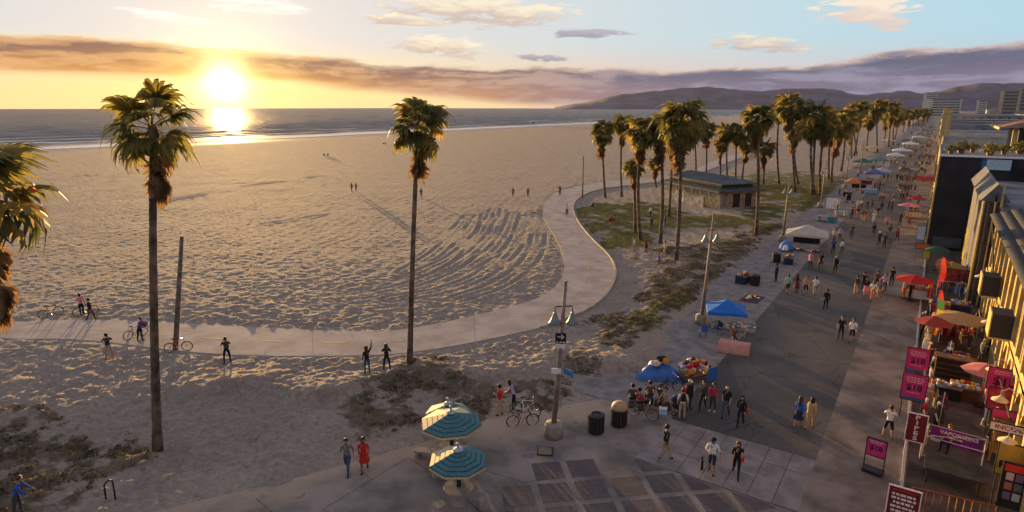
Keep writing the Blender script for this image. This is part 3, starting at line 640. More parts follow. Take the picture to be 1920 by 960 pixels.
def palm(base, hub, label, n_live=34, n_skirt=16, size=1.0, parts=False, low=.8, r0=.21, lean=.25, group=None, seed=0, variant=None, wide=1.0):
    rng = random.Random(seed + 100); base = Vector(base); loc = base - Vector((0, 0, .12)); hub = Vector(hub) - loc
    t = thing('palm_tree', label, 'palm tree', loc, 0, group)
    trunk_mesh(MB(), hub, r0, lean, rng).build('trunk', TRUNK, t, True)
    if parts:
        core = MB(); core.ball((0, 0, 0), (.20 * size, .20 * size, .45 * size), 0, 8, 5, .15, rng); cr = core.build('crown', TRUNK, t, True); cr.location = hub
        for (lv, sh, tone, p, ro, sc) in frond_set(n_live, n_skirt, size, rng, low, wide):
            place(live_m[sh][tone] if lv else dead_m[sh], 'frond' if lv else 'dead_frond', cr, p, ro, sc)
    else:
        key = variant if variant is not None else seed % 4
        if key not in _crowns:
            r2 = random.Random(500 + key); b = MB(); b.ball((0, 0, 0), (.2, .2, .45), 3, 8, 5)
            for (lv, sh, tone, p, ro, sc) in frond_set(30, 18, 1.0, r2, .5 + .5 * key):
                s_ = live_s[sh] if lv else dead_s[sh]; M = Matrix.Translation(p) @ Euler(ro).to_matrix().to_4x4() @ Matrix.Scale(sc, 4)
                b.add([M @ Vector(v) for v in s_.v], s_.f, tone if lv else 3)
            _crowns[key] = b.mesh('crown', FROND + [DEAD])
        cr = place(_crowns[key], 'crown', t, hub, (0, 0, rng.uniform(0, 6.28)), (size * rng.uniform(.9, 1.1), size * rng.uniform(.9, 1.1), size * rng.uniform(.9, 1.15)))
    return t
def lift(base, px, py):
    """point above a base, seen at (px, py), in the upright plane facing the view"""
    d = sight(px, py); n_ = np.array([base[0], base[1], 0.0]); n_ /= np.linalg.norm(n_); k = (np.array([base[0], base[1], 0]) @ n_) / (d @ n_)
    return Vector((d[0] * k, d[1] * k, CAM_H + d[2] * k))
def palm_px(bx, by, hx, hy, label, **k):
    b = stand(bx, by); return palm(b, lift(b, hx, hy), label, **k)
palm_px(296, 848, 287, 252, 'tall palm in the left foreground with ragged open crown against the sunset', n_live=16, n_skirt=10, size=1.17, parts=True, low=1.5, r0=.18, seed=1, lean=.15)
palm_px(768, 682, 783, 246, 'lone slender palm beside the path left of the picture centre', n_live=27, n_skirt=18, size=1.02, parts=True, low=1.3, r0=.155, seed=2, lean=.12)
pb = Vector((-23.6, 3.6, float(base_height(-23.6, 3.6)))); palm(pb, lift(pb, -40, 385), 'shaggy palm cut off by the left edge of the picture', n_live=26, n_skirt=15, size=1.15, parts=True, low=2.2, r0=.22, seed=3, lean=.1)
GRP = 'palms along the lawn beside the boardwalk'
MID = [((1135, 371), (1129, 238), 'leftmost palm of the grove, with a broad drooping skirt', 1.15), ((1166, 369), (1167, 222), 'slim palm just behind the leftmost palm of the grove', 1.0), ((1191, 437), (1189, 305), 'short palm with a brown hanging skirt in front of its taller twin', .72), ((1201, 450), (1203, 238), 'tall palm standing close behind the short brown-skirted palm', 1.1),
       ((1238, 456), (1238, 236), 'middle palm of the grove near the standing onlookers', 1.1), ((1268, 488), (1276, 222), 'nearest and tallest palm of the grove, left of the toilet block', 1.3), ((1254, 406), (1262, 236), 'palm half hidden behind the tallest palm of the grove', 1.1), ((1231, 351), (1229, 296), 'low palm far behind the grove near the path', .85),
       ((1418, 441), (1419, 213), 'single tall palm right of the toilet block in front of its corner', 1.05), ((1305, 338), (1302, 230), 'palm rising behind the left end of the toilet block roof', 1.2), ((1324, 340), (1326, 232), 'second palm from the left behind the toilet block roof', 1.2), ((1351, 340), (1352, 262), 'shortest palm behind the toilet block, its skirt like a ball', .95), ((1364, 340), (1362, 236), 'palm directly behind the middle of the toilet block roof', 1.1), ((1379, 341), (1381, 236), 'palm behind the right half of the toilet block roof', 1.1), ((1391, 341), (1399, 258), 'leaning palm behind the right end of the toilet block', 1.05), ((1431, 345), (1433, 268), 'bushy low palm right of the toilet block beside the lawn', 1.3)]
for i, (b_, h_, lb, sz) in enumerate(MID): palm_px(*b_, h_[0], h_[1] + 14, lb, n_live=36, n_skirt=30, size=sz * 1.15, parts=i < 9, low=1.6, r0=.19, seed=20 + i, lean=.3, group=GRP)
FARP = [((1461, 346), (1461, 203), 'bare-trunked palm at the left edge of the big lawn', 1.15), ((1491, 361), (1482, 198), 'curving palm on the lawn with the highest crown', 1.5), ((1497, 345), (1489, 243), 'lower palm leaning against the curving one on the lawn', 1.2), ((1522, 366), (1530, 214), 'palm with a pale streaked trunk on the lawn', 1.45), ((1528, 366), (1522, 236), 'twin of the pale-trunked palm, close behind it', 1.3), ((1538, 366), (1548, 232), 'palm nearest the boardwalk on the big lawn', 1.4), ((1554, 336), (1560, 224), 'left palm of the pair behind the lawn', 1.5), ((1559, 341), (1572, 238), 'right palm of the pair behind the lawn', 1.5), ((1577, 321), (1586, 222), 'palm behind the orange shelter', 1.6), ((1596, 296), (1603, 206), 'leftmost of the three palms in front of the pale court wall', 1.7), ((1601, 292), (1613, 200), 'middle of the three palms before the pale court wall', 1.7), ((1606, 290), (1598, 232), 'lowest of the three palms before the pale court wall', 1.6), ((1625, 284), (1631, 222), 'palm left of the leaning palm by the crowd', 1.5), ((1645, 286), (1645, 198), 'leaning palm with a dark round crown beside the crowd', 1.75),
        ((1657, 267), (1662, 214), 'left palm of the far clump by the market', 1.8), ((1666, 276), (1672, 202), 'highest palm of the far clump by the market', 1.9), ((1675, 272), (1679, 212), 'right palm of the far clump by the market', 1.8), ((1677, 262), (1683, 216), 'hindmost palm of the far clump by the market', 1.7), ((1693, 248), (1695, 210), 'first palm of the distant row', 2.0), ((1703, 244), (1706, 212), 'second palm of the distant row', 2.0), ((1712, 240), (1714, 208), 'third palm of the distant row', 2.1), ((1721, 237), (1722, 206), 'fourth palm of the distant row', 2.2), ((1730, 233), (1732, 206), 'fifth palm of the distant row', 2.3), ((1738, 230), (1740, 207), 'sixth and last palm of the distant row', 2.4)]
for i, (b_, h_, lb, sz) in enumerate(FARP): palm_px(*b_, h_[0], h_[1] + 6, lb, size=sz * 1.15, r0=.2 + .004 * i, seed=60 + i, lean=.45, group=GRP)
rc = thing('red_cloth', 'scrap of red cloth caught in the fronds of the left-edge palm', 'cloth', lift((-22.0, 5.6, 0), 62, 356)); MB().add([(-.16, 0, .02), (-.02, .03, .09), (.13, 0, .05), (.17, .05, -.04), (0, .02, -.05), (-.15, .04, -.04)], [(0, 1, 4, 5), (1, 2, 3, 4)]).build('fabric', paint((.75, .06, .04), .7, trans=.4), rc)

# ---------------------------------------------------------------- grass and ground cover
def tufts(name, mask, n, hgt, m, seed, far=140):
    rng = np.random.RandomState(seed); w_ = (mask > .35) & (np.hypot(GX, GY) < far)
    jj, ii = np.where(w_); area = (np.gradient(ys)[jj] * np.gradient(xs)[ii]); area = area / area.sum()
    pick = rng.choice(len(jj), n, p=area); vs = []; fs = []
    for c in pick:
        x_ = xs[ii[c]] + rng.uniform(-.1, .1); y_ = ys[jj[c]] + rng.uniform(-.1, .1); z_ = HH[jj[c], ii[c]]
        for _ in range(4):
            a = rng.uniform(0, 6.28); h_ = hgt * rng.uniform(.5, 1.4); l = rng.uniform(.3, 1.2) * h_; w2 = .035 + .02 * h_; o = len(vs)
            bx_, by_ = x_ + rng.uniform(-.1, .1), y_ + rng.uniform(-.1, .1)
            vs += [(bx_ - math.sin(a) * w2, by_ + math.cos(a) * w2, z_ - .02), (bx_ + math.sin(a) * w2, by_ - math.cos(a) * w2, z_ - .02), (bx_ + math.cos(a) * l, by_ + math.sin(a) * l, z_ + h_)]; fs.append((o, o + 1, o + 2))
    o = MB().add(vs, fs).build(name, m); o['kind'] = 'stuff'; return o
tufts('grass', lawn, 15000, .10, mat('grass_blade', (.085, .105, .02), .8, .35, .6, trans=.3, col2=(.18, .17, .04)), 1)
tufts('ground_cover', scrub * sst(fbm(GX * .9, GY * .9, 123, 3), .40, .56), 9000, .08, mat('ground_cover_leaf', (.085, .062, .03), .8, .4, .6, trans=.15, col2=(.17, .12, .06)), 2)
pebb = MB(); rg = random.Random(5)
for _ in range(260):
    x_, y_ = rg.uniform(-36, -17), rg.uniform(8, 33); s_ = rg.uniform(.02, .05); pebb.ball((x_, y_, ground_z(x_, y_) + s_ * .4), (s_, s_ * .8, s_ * .6), 0, 5, 3, .2, rg)
tag(pebb.build('pebbles', paint((.30, .25, .2), .9)), None, None, None, 'stuff')

# ================================================================ PEOPLE
SK = {  # joints of the standing body: position, radius
    'pel': ((0, 0, .95), .135), 'spi': ((0, .01, 1.12), .125), 'che': ((0, 0, 1.33), .15), 'nek': ((0, 0, 1.485), .06), 'hd0': ((0, .015, 1.55), .068), 'hd1': ((0, .02, 1.63), .098), 'hd2': ((0, .01, 1.71), .075), 'nos': ((0, .128, 1.61), .016)}
def pose(lean=0.0, armL=None, armR=None, legL=None, legR=None, hip=.95, head=0.0):
    return dict(lean=lean, armL=armL, armR=armR, legL=legL, legR=legR, hip=hip, head=head)
# arms: (elbow offset, wrist offset) from the shoulder; legs: (knee, ankle) offsets from the hip; x is outward
D_ARM = ((.07, -.03, -.28), (.08, .05, -.53)); D_LEG = ((.02, .01, -.42), (.03, -.02, -.83))
POSES = {
 'stand': pose(), 'walk': pose(.03, ((.06, .10, -.26), (.05, .28, -.44)), ((.06, -.14, -.25), (.05, -.12, -.50)), ((.0, -.03, -.42), (.0, -.30, -.76)), ((.0, .20, -.38), (.0, .24, -.80))),
 'stride': pose(.05, ((.06, -.17, -.24), (.05, -.22, -.48)), ((.06, .12, -.26), (.05, .30, -.42)), ((.0, .23, -.36), (.0, .30, -.79)), ((.0, -.06, -.42), (.0, -.38, -.72))),
 'photo': pose(-.02, ((.10, .13, -.20), (-.10, .30, .05)), ((.10, .13, -.20), (-.10, .30, .05)), ((.07, .02, -.42), (.10, -.02, -.84)), ((.07, .0, -.42), (.10, -.02, -.84))),
 'wave': pose(0, ((.07, -.03, -.28), (.10, .03, -.53)), ((.16, .04, .20), (.20, .08, .46)), ((.03, .03, -.42), (.05, .0, -.84)), ((.03, .0, -.42), (.05, -.02, -.84))),
 'phone': pose(.02, ((.08, .0, -.28), (-.06, .22, -.20)), ((.07, -.03, -.28), (.08, .05, -.53)), ((.02, .06, -.42), (.03, .06, -.83)), ((.02, -.02, -.42), (.03, -.10, -.82))),
 'carry': pose(.05, ((.12, .02, -.27), (.15, .08, -.52)), ((.10, .02, -.27), (-.04, .22, -.24)), ((.0, .16, -.39), (.0, .14, -.81)), ((.0, -.03, -.42), (.0, -.28, -.77))),
 'sit': pose(.02, ((.08, .08, -.27), (.02, .28, -.34)), ((.08, .08, -.27), (.02, .28, -.34)), ((.06, .42, .03), (.06, .46, -.38)), ((.04, .42, .03), (.04, .44, -.38)), hip=.47),
 'ground': pose(-.03, ((.12, -.10, -.26), (.16, -.22, -.46)), ((.08, .14, -.24), (.0, .34, -.22)), ((.06, .34, .28), (.05, .62, -.06)), ((.06, .36, .22), (.05, .68, -.06)), hip=.12),
 'ride': pose(.18, ((.06, .26, -.14), (.08, .46, -.28)), ((.06, .26, -.14), (.08, .46, -.28)), ((.02, .33, -.22), (.02, .16, -.60)), ((.02, .30, -.32), (.02, .18, -.74)), hip=.98),
 'lean': pose(.22, ((.06, .16, -.24), (.0, .34, -.34)), ((.06, .16, -.24), (.0, .34, -.36)), ((.02, .05, -.42), (.03, .04, -.83)), ((.02, -.05, -.42), (.03, -.12, -.82))),
}
SLOTS = ['skin', 'top', 'forearm', 'bottom', 'shin', 'shoe']
def body_mesh(name):
    P = POSES[name]; dz = P['hip'] - .95; ln = P['lean']
    def sh(p):                                                          # lean the trunk forward about the pelvis
        x_, y_, z_ = p; h_ = z_ - .95; return Vector((x_, y_ + ln * max(h_, 0) * 1.6, .95 + h_ * math.sqrt(max(.3, 1 - (ln * 1.2) ** 2)) + dz))
    V = []; E = []; Rr = []; part = []
    def jn(p, r, to=None, pt=None):
        V.append(Vector(p)); Rr.append(r); i = len(V) - 1
        if to is not None: E.append((to, i)); part.append(pt)
        return i
    pel = jn(sh(SK['pel'][0]), .13); spi = jn(sh(SK['spi'][0]), .115, pel, 'torso'); che = jn(sh(SK['che'][0]), .145, spi, 'torso'); nek = jn(sh(SK['nek'][0]), .058, che, 'neck')
    h0 = jn(sh(SK['hd0'][0]), .066, nek, 'head'); h1 = jn(sh(SK['hd1'][0]), .098, h0, 'head'); h2 = jn(sh(SK['hd2'][0]), .072, h1, 'head'); jn(sh(SK['nos'][0]), .014, h1, 'head')
    for s in (-1, 1): jn(sh((s * .105, .0, 1.62)), .016, h1, 'head')
    for s, key in ((-1, 'armL'), (1, 'armR')):
        A = P[key] or D_ARM; so_ = sh((s * .175, 0, 1.415)); a = jn(so_, .066, che, 'torso')
        el_ = so_ + Vector((s * A[0][0], A[0][1], A[0][2])); wr = so_ + Vector((s * A[1][0], A[1][1], A[1][2])); d = (wr - el_).normalized()
        e = jn(el_, .044, a, 'sleeve'); w = jn(wr, .030, e, 'forearm'); p = jn(wr + d * .07, .036, w, 'hand')
        side = d.cross(Vector((0, 1, 0))); side = side.normalized() if side.length > .2 else Vector((1, 0, 0)); side = d.cross(side)
        fwd = d.cross(side)
        for k, L in ((-1.5, .062), (-.5, .078), (.5, .084), (1.5, .074)):
            f1 = jn(wr + d * .125 + side * k * .02, .0095, p, 'hand'); jn(wr + d * (.125 + L * .8) + side * k * .023 + fwd * .018, .008, f1, 'hand')
        t1 = jn(wr + d * .06 + side * -.048 + fwd * .012, .011, p, 'hand'); jn(wr + d * .105 + side * -.06 + fwd * .026, .009, t1, 'hand')
    for s, key in ((-1, 'legL'), (1, 'legR')):
        A = P[key] or D_LEG; hp = Vector((s * .095, 0, .90 + dz)); h = jn(hp, .088, pel, 'thigh'); kn = hp + Vector((s * A[0][0], A[0][1], A[0][2])); an = hp + Vector((s * A[1][0], A[1][1], A[1][2]))
        md = jn((hp + kn) / 2, .078, h, 'thigh'); k = jn(kn, .055, md, 'thigh'); cf = jn(kn * .6 + an * .4 + Vector((0, -.015, 0)), .054, k, 'shin'); a = jn(an, .038, cf, 'shin')
        sole = an + Vector((0, -.02, -.045)); ft = jn(an + Vector((s * .01, .09, -.045)), .040, a, 'shoe'); jn(an + Vector((s * .015, .165, -.052)), .030, ft, 'shoe'); jn(an + Vector((0, -.035, -.045)), .034, a, 'shoe')
    me = bpy.data.meshes.new('body'); me.from_pydata([tuple(v) for v in V], E, []); ob = bpy.data.objects.new('body', me); COL.objects.link(ob)
    sk = ob.modifiers.new('skin', 'SKIN'); sk.branch_smoothing = .6; sk.use_smooth_shade = True
    for i, r in enumerate(Rr):
        sv = me.skin_vertices[0].data[i]; k = (1.28, .82) if i in (0, 1) else (1.22, .80) if i == 2 else (1, 1); k2 = 1.14 if .028 < r < .1 and i > 12 else 1.0; sv.radius = (r * k[0] * k2, r * k[1] * k2); sv.use_root = i == 0
    sub = ob.modifiers.new('sub', 'SUBSURF'); sub.levels = 1; sub.render_levels = 1
    dg = bpy.context.evaluated_depsgraph_get(); out = bpy.data.meshes.new_from_object(ob.evaluated_get(dg)); bpy.data.objects.remove(ob)
    cs = np.empty(len(out.polygons) * 3, np.float32); out.polygons.foreach_get('center', cs); cs = cs.reshape(-1, 3)
    best = np.full(len(cs), 1e9); pi = np.zeros(len(cs), int)
    for n_, (i, j) in enumerate(E):
        a = np.array(V[i]); b = np.array(V[j]); d = b - a; t = np.clip(((cs - a) @ d) / (d @ d + 1e-9), 0, 1); ds = np.linalg.norm(cs - a - t[:, None] * d, axis=1) - (Rr[i] * (1 - t) + Rr[j] * t)
        k = ds < best; best[k] = ds[k]; pi[k] = n_
    mp = {'torso': 1, 'neck': 0, 'head': 0, 'sleeve': 1, 'forearm': 2, 'hand': 0, 'thigh': 3, 'shin': 4, 'shoe': 5}
    ids = np.array([mp[p] for p in part], np.int32)[pi]
    low_ = (ids == 1) & (cs[:, 2] < .97 + dz) & (np.abs(cs[:, 0]) < .24); ids[low_ & (cs[:, 1] < .25)] = np.where(np.abs(cs[low_ & (cs[:, 1] < .25)][:, 0]) < .17, 3, 1)
    mz = min(v.co.z for v in out.vertices) if name not in ('ride',) else 0.0
    out.materials.clear()
    for s in SLOTS: out.materials.append(paint((.4, .3, .25)))
    out.polygons.foreach_set('material_index', ids); out.polygons.foreach_set('use_smooth', np.ones(len(ids), bool)); out.name = 'body'
    out.transform(Matrix.Translation((0, 0, -mz))); out.update()
    hd = sh(SK['hd1'][0]) - Vector((0, 0, mz)); pv = sh((0, 0, .98)) - Vector((0, 0, mz)); ch = sh((0, 0, 1.33)) - Vector((0, 0, mz))
    return out, hd, pv, ch, mz
_body = {}
def get_body(p):
    if p not in _body: _body[p] = body_mesh(p)
    return _body[p]
def hair_mesh(kind):
    b = MB(); nu, nv = 12, 8; o = 0; vs = []
    for i in range(nv + 1):
        a = PI * i / nv                                                # from crown down
        for j in range(nu):
            t = 2 * PI * j / nu; front = math.sin(t)                     # +y is the face
            lim = {'short': .62 - .30 * front, 'bald': .2, 'long': 1.0 - .68 * max(0, front + .15)}[kind] * PI
            aa = min(a, lim); rr = .112; x_ = rr * math.sin(aa) * math.cos(t); y_ = rr * 1.05 * math.sin(aa) * math.sin(t) - .008; z_ = rr * 1.05 * math.cos(aa) + .035
            if kind == 'long' and a > .55 * PI and front < .35:
                k = (a / PI - .55) / .45; z_ = .02 - k * .34; x_ = (.112 - .02 * k) * math.cos(t); y_ = (.11 + .02 * k) * math.sin(t) - .02 if front < 0 else .03 * front - .02
            vs.append((x_, y_, z_))
    fs = [(i * nu + j, (i + 1) * nu + j, (i + 1) * nu + (j + 1) % nu, i * nu + (j + 1) % nu) for i in range(nv) for j in range(nu)]
    return MB().add(vs, fs).mesh('hair', paint((.02, .015, .012), .7), True)
HAIR = {k: hair_mesh(k) for k in ('short', 'long')}
CAPM = MB().lathe([(.118, .03), (.115, .07), (.085, .12), (.03, .145)], 12).add([(-.09, .07, .035), (.09, .07, .035), (.07, .2, .025), (-.07, .2, .025), (-.09, .07, .05), (.09, .07, .05), (.07, .2, .04), (-.07, .2, .04)], [(0, 1, 2, 3), (4, 5, 6, 7), (2, 6, 7, 3), (0, 3, 7, 4), (1, 2, 6, 5)]).mesh('cap', paint((.05, .05, .06)))
HATM = MB().lathe([(.20, .05), (.20, .062), (.12, .066), (.115, .15), (.07, .17), (.02, .175)], 14).mesh('hat', paint((.5, .42, .3)))
SKIRT = MB().lathe([(.19, .05), (.17, .0), (.22, -.25), (.26, -.42)], 14).mesh('skirt', paint((.3, .1, .1)))
COAT = MB().lathe([(.115, .12), (.20, .10), (.205, -.1), (.20, -.35), (.23, -.55)], 14).mesh('coat', paint((.3, .1, .1)))
PACK = MB().box((0, -.2, 0), (.28, .16, .40), 0, 0, .85).mesh('backpack', paint((.03, .03, .05)))
_mm = {}
def slot(o, i, m): o.material_slots[i].link = 'OBJECT'; o.material_slots[i].material = m
CLR = {'black': (.012, .012, .014), 'navy': (.02, .025, .06), 'white': (.70, .68, .66), 'grey': (.16, .16, .17), 'dark grey': (.05, .05, .055), 'red': (.45, .025, .02), 'crimson': (.38, .02, .05), 'blue': (.03, .10, .42), 'light blue': (.25, .40, .60), 'green': (.05, .22, .12), 'mint': (.20, .48, .36), 'khaki': (.36, .27, .17), 'tan': (.42, .28, .15), 'brown': (.12, .06, .03), 'purple': (.12, .04, .26), 'pink': (.60, .22, .28), 'orange': (.62, .20, .04), 'yellow': (.65, .42, .06), 'jeans': (.05, .075, .14), 'maroon': (.14, .02, .03), 'teal': (.03, .22, .25), 'cream': (.58, .50, .38), 'lilac': (.42, .32, .52)}
SKIN = [(.50, .30, .20), (.38, .21, .13), (.22, .11, .065), (.10, .05, .03)]
HAIRC = [(.012, .009, .008), (.05, .025, .012), (.16, .09, .035), (.30, .27, .24)]
def cloth(c): return mat('cloth_' + c.replace(' ', '_'), CLR[c], .85, .12, 9.0)
def skin(i): return mat('skin_%d' % i, SKIN[i], .55, .05, 5.0)
def hairm(i): return mat('hair_%d' % i, HAIRC[i], .6, .1, 8.0)
rper = random.Random(9)
def person(loc, rz, label, top='black', bottom='jeans', pz_='walk', sleeves=False, shorts=False, hair='short', hc=0, sk_=1, shoe='black', hat=None, skirt=None, coat=None, pack=None, tall=1.0, group=None, name='person', cat='person', dz=0.0):
    me, hd, pv, ch, mz = get_body(pz_)
    t = thing(name, label, cat, loc, rz, group); t.scale = (tall, tall, tall); t.location.z += dz
    b = place(me, 'body', t)
    sm = skin(sk_) if isinstance(sk_, int) else paint(sk_, .4)
    for i, m in enumerate([sm, cloth(top), cloth(top) if sleeves else sm, cloth(bottom), sm if shorts else cloth(bottom), cloth(shoe) if isinstance(shoe, str) else sm]): slot(b, i, m)
    if hair in HAIR: h = place(HAIR[hair], 'hair', t, hd); slot(h, 0, hairm(hc))
    if hat: h = place(HATM if hat[0] == 'brim' else CAPM, 'hat', t, hd); slot(h, 0, cloth(hat[1]))
    if skirt: h = place(SKIRT, 'skirt', t, pv); slot(h, 0, cloth(skirt))
    if coat: h = place(COAT, 'coat', t, ch + Vector((0, 0, .02))); slot(h, 0, cloth(coat))
    if pack: h = place(PACK, 'backpack', t, ch); slot(h, 0, cloth(pack))
    return t
def who(px, py, face, label, **k):
    """face: heading in degrees, 0 = up the boardwalk, 90 = towards the sea"""
    return person(stand(px, py), R(face), label, **k)

# ---------------------------------------------------------------- bicycles
RUB = paint((.012, .012, .013), .8); CHR = mat('chrome', (.5, .5, .5), .3, .05, 5, metal=.9)
wheel_m = MB().torus((0, 0, 0), .33, .024, 'y', 20, 6).mesh('tyre', RUB, True)
rim_b = MB().torus((0, 0, 0), .30, .012, 'y', 20, 4)
for i in range(10): a = 2 * PI * i / 10; rim_b.tube([(0, 0, 0), (.3 * math.cos(a), 0, .3 * math.sin(a))], .004, 3)
rim_m = rim_b.lathe([(.03, -.04), (.03, .04)], 6).mesh('rim', CHR)
def bike(loc, rz, label, frame='black', tilt=0.0, basket=False, group='bicycles by the path'):
    t = thing('bicycle', label, 'bicycle', loc, rz, group); t.rotation_euler = (R(tilt), 0, rz)
    fm = cloth(frame)
    for x_ in (-.52, .52):
        w = place(wheel_m, 'wheel', t, (x_, 0, .354)); place(rim_m, 'rim', w)
    f = MB(); bb = (-.08, 0, .30); st_ = (-.22, 0, .80); hdt = (.36, 0, .84); hb = (.40, 0, .70)
    for a, b in ((bb, st_), (bb, hb), (st_, hdt), ((-.52, .03, .354), bb), ((-.52, .03, .354), (-.2, 0, .74))): f.tube([a, b], .018, 6)
    f.build('frame', fm, t); MB().tube([(.52, .03, .354), (.40, .02, .70), (.35, 0, .95)], .018, 6).build('fork', fm, t)
    MB().tube([(.28, -.3, 1.05), (.34, -.14, 1.0), (.35, 0, .96), (.34, .14, 1.0), (.28, .3, 1.05)], .015, 5).build('handlebar', CHR, t)
    MB().tube([(-.22, 0, .78), (-.25, 0, .93)], .014, 5).ball((-.26, 0, .95), (.14, .08, .035)).build('saddle', RUB, t)
    MB().tube([(-.08, -.08, .3), (-.08, .08, .3)], .05, 8).tube([(-.08, .08, .3), (.05, .08, .2)], .012, 4).tube([(-.08, -.08, .3), (-.21, -.08, .4)], .012, 4).build('crank', CHR, t)
    if basket: MB().box((.62, 0, .86), (.3, .36, .26), 0, 0, 1.15).build('basket', paint((.05, .04, .035)), t)
    return t

# ================================================================ STREET FURNITURE AND STALLS
def seen_at(px, py, z): return Vector((*flat(px, py, z), z))
def broad(px): return R(YAW) - math.atan((px - 960) / FOC)              # heading that shows a thing side-on
CONCR = mat('cast_concrete', (.30, .25, .21), .85, .15, 2.0, bump=.008, bscale=12); DARKM = mat('dark_metal', (.035, .033, .035), .5, .2, 4, metal=.5); GALV = mat('weathered_post', (.22, .17, .14), .6, .2, 3.0)
SHADE = mat('lamp_shade_metal', (.18, .20, .22), .45, .1, 4, metal=.4); WOOD = mat('grey_wood', (.16, .125, .10), .9, .3, 2.5, bump=.01, bscale=14); WHITE = paint((.72, .70, .67), .6); BLK = paint((.015, .015, .016), .6)
def lamp_post(loc, top, label, signs=False):
    t = thing('street_lamp', label, 'lamp post', loc, 0, 'lamp posts along the pavement'); h = Vector(top) - Vector(loc); at = lambda z: h * (z / h.z)
    MB().lathe([(.46, 0), (.46, .62), (.42, .70), (.30, .72), (.2, .76)], 16).build('base', CONCR, t, True)
    MB().tube([(0, 0, .7), at(3.5), at(h.z)], [.14, .115, .08], 10).build('post', GALV, t, True)
    a = at(h.z - 1.25); ax = Vector((.80, .60, 0)) * .42
    MB().tube([a - ax + Vector((0, 0, -.25)), a - ax * .96, a + ax * .96 + Vector((0, 0, .02)), a + ax + Vector((0, 0, -.25))], .035, 6).build('cross_arm', DARKM, t)
    for s in (-1, 1):
        c = a + ax * s + Vector((0, 0, -.3)); sh = MB().lathe([(.05, .05), (.09, -.05), (.13, -.18), (.22, -.40), (.30, -.50), (.31, -.56), (.27, -.55)], 14, c).build('lamp_shade', SHADE, t, True)
        MB().ball(tuple(c + Vector((0, 0, -.5))), .12).build('bulb', paint((.6, .58, .5), .3), sh)
    if signs:
        p = at(5.15); rz = R(YAW) - .07; s1 = MB().box(p + Vector((.05, -.14, .1)), (.52, .03, .52), rz).build('sign', BLK, t)
        lettering('→', .42, WHITE, s1, tuple(p + Vector((.058, -.162, .17))), (R(90), 0, rz), 1.1); [MB().box(p + Vector((.055, -.16, 0)) + Vector((math.cos(rz), math.sin(rz), 0)) * u_ + Vector((0, 0, -.09)), (.10, .012, .05), rz).build('print', WHITE, s1) for u_ in (-.16, 0, .15)]
        MB().box(p + Vector((.05, -.14, -.3)), (.46, .03, .2), rz).build('sign', WHITE, t)
        p = at(3.55); MB().box(p + Vector((-.06, -.16, 0)), (.46, .12, .26), rz).build('sign', WHITE, t); MB().box(p + Vector((.42, .2, -.12)), (.7, .03, .26), rz - .9).build('sign', paint((.02, .20, .42), .5), t)
    return t
b = stand(1038, 818); lamp_post(b, lift(b, 1061, 527), 'nearest lamp post with direction sign and two bell shades', True)
b = stand(1315, 607); lamp_post(b, (b.x + .3, b.y, 8.5), 'second lamp post, beside the blue canopy'); b = stand(1467, 453); lamp_post(b, (b.x + .1, b.y, 8.0), 'third lamp post, left of the white canopy'); b = stand(1538, 389); lamp_post(b, (b.x + .1, b.y, 7.6), 'fourth lamp post, left of the white cabinet')
b = stand(1584, 353); lamp_post(b, (b.x, b.y, 8.0), 'fifth lamp post, beside the orange shelter'); b = stand(1612, 325); lamp_post(b, (b.x, b.y, 8.0), 'sixth lamp post, among the market stalls')
for (f, tp, lb, r_) in [((328, 656), (341, 443), 'weathered wooden pole standing at the path edge behind the tall palm', .15), ((1092, 371), (1094, 293), 'thin bare pole at the bend of the path', .11)]:
    b = stand(*f); tp = lift(b, *tp); t = thing('wooden_pole', lb, 'pole', b); h = tp - b; MB().tube([(0, 0, -.2), h * .5 + Vector((.03, 0, 0)), h], [r_ * 1.15, r_, r_ * .75], 9).build('shaft', WOOD, t, True); MB().tube([h * .72, h * .735], [r_ * .93, r_ * .93], 9).build('band', GALV, t)
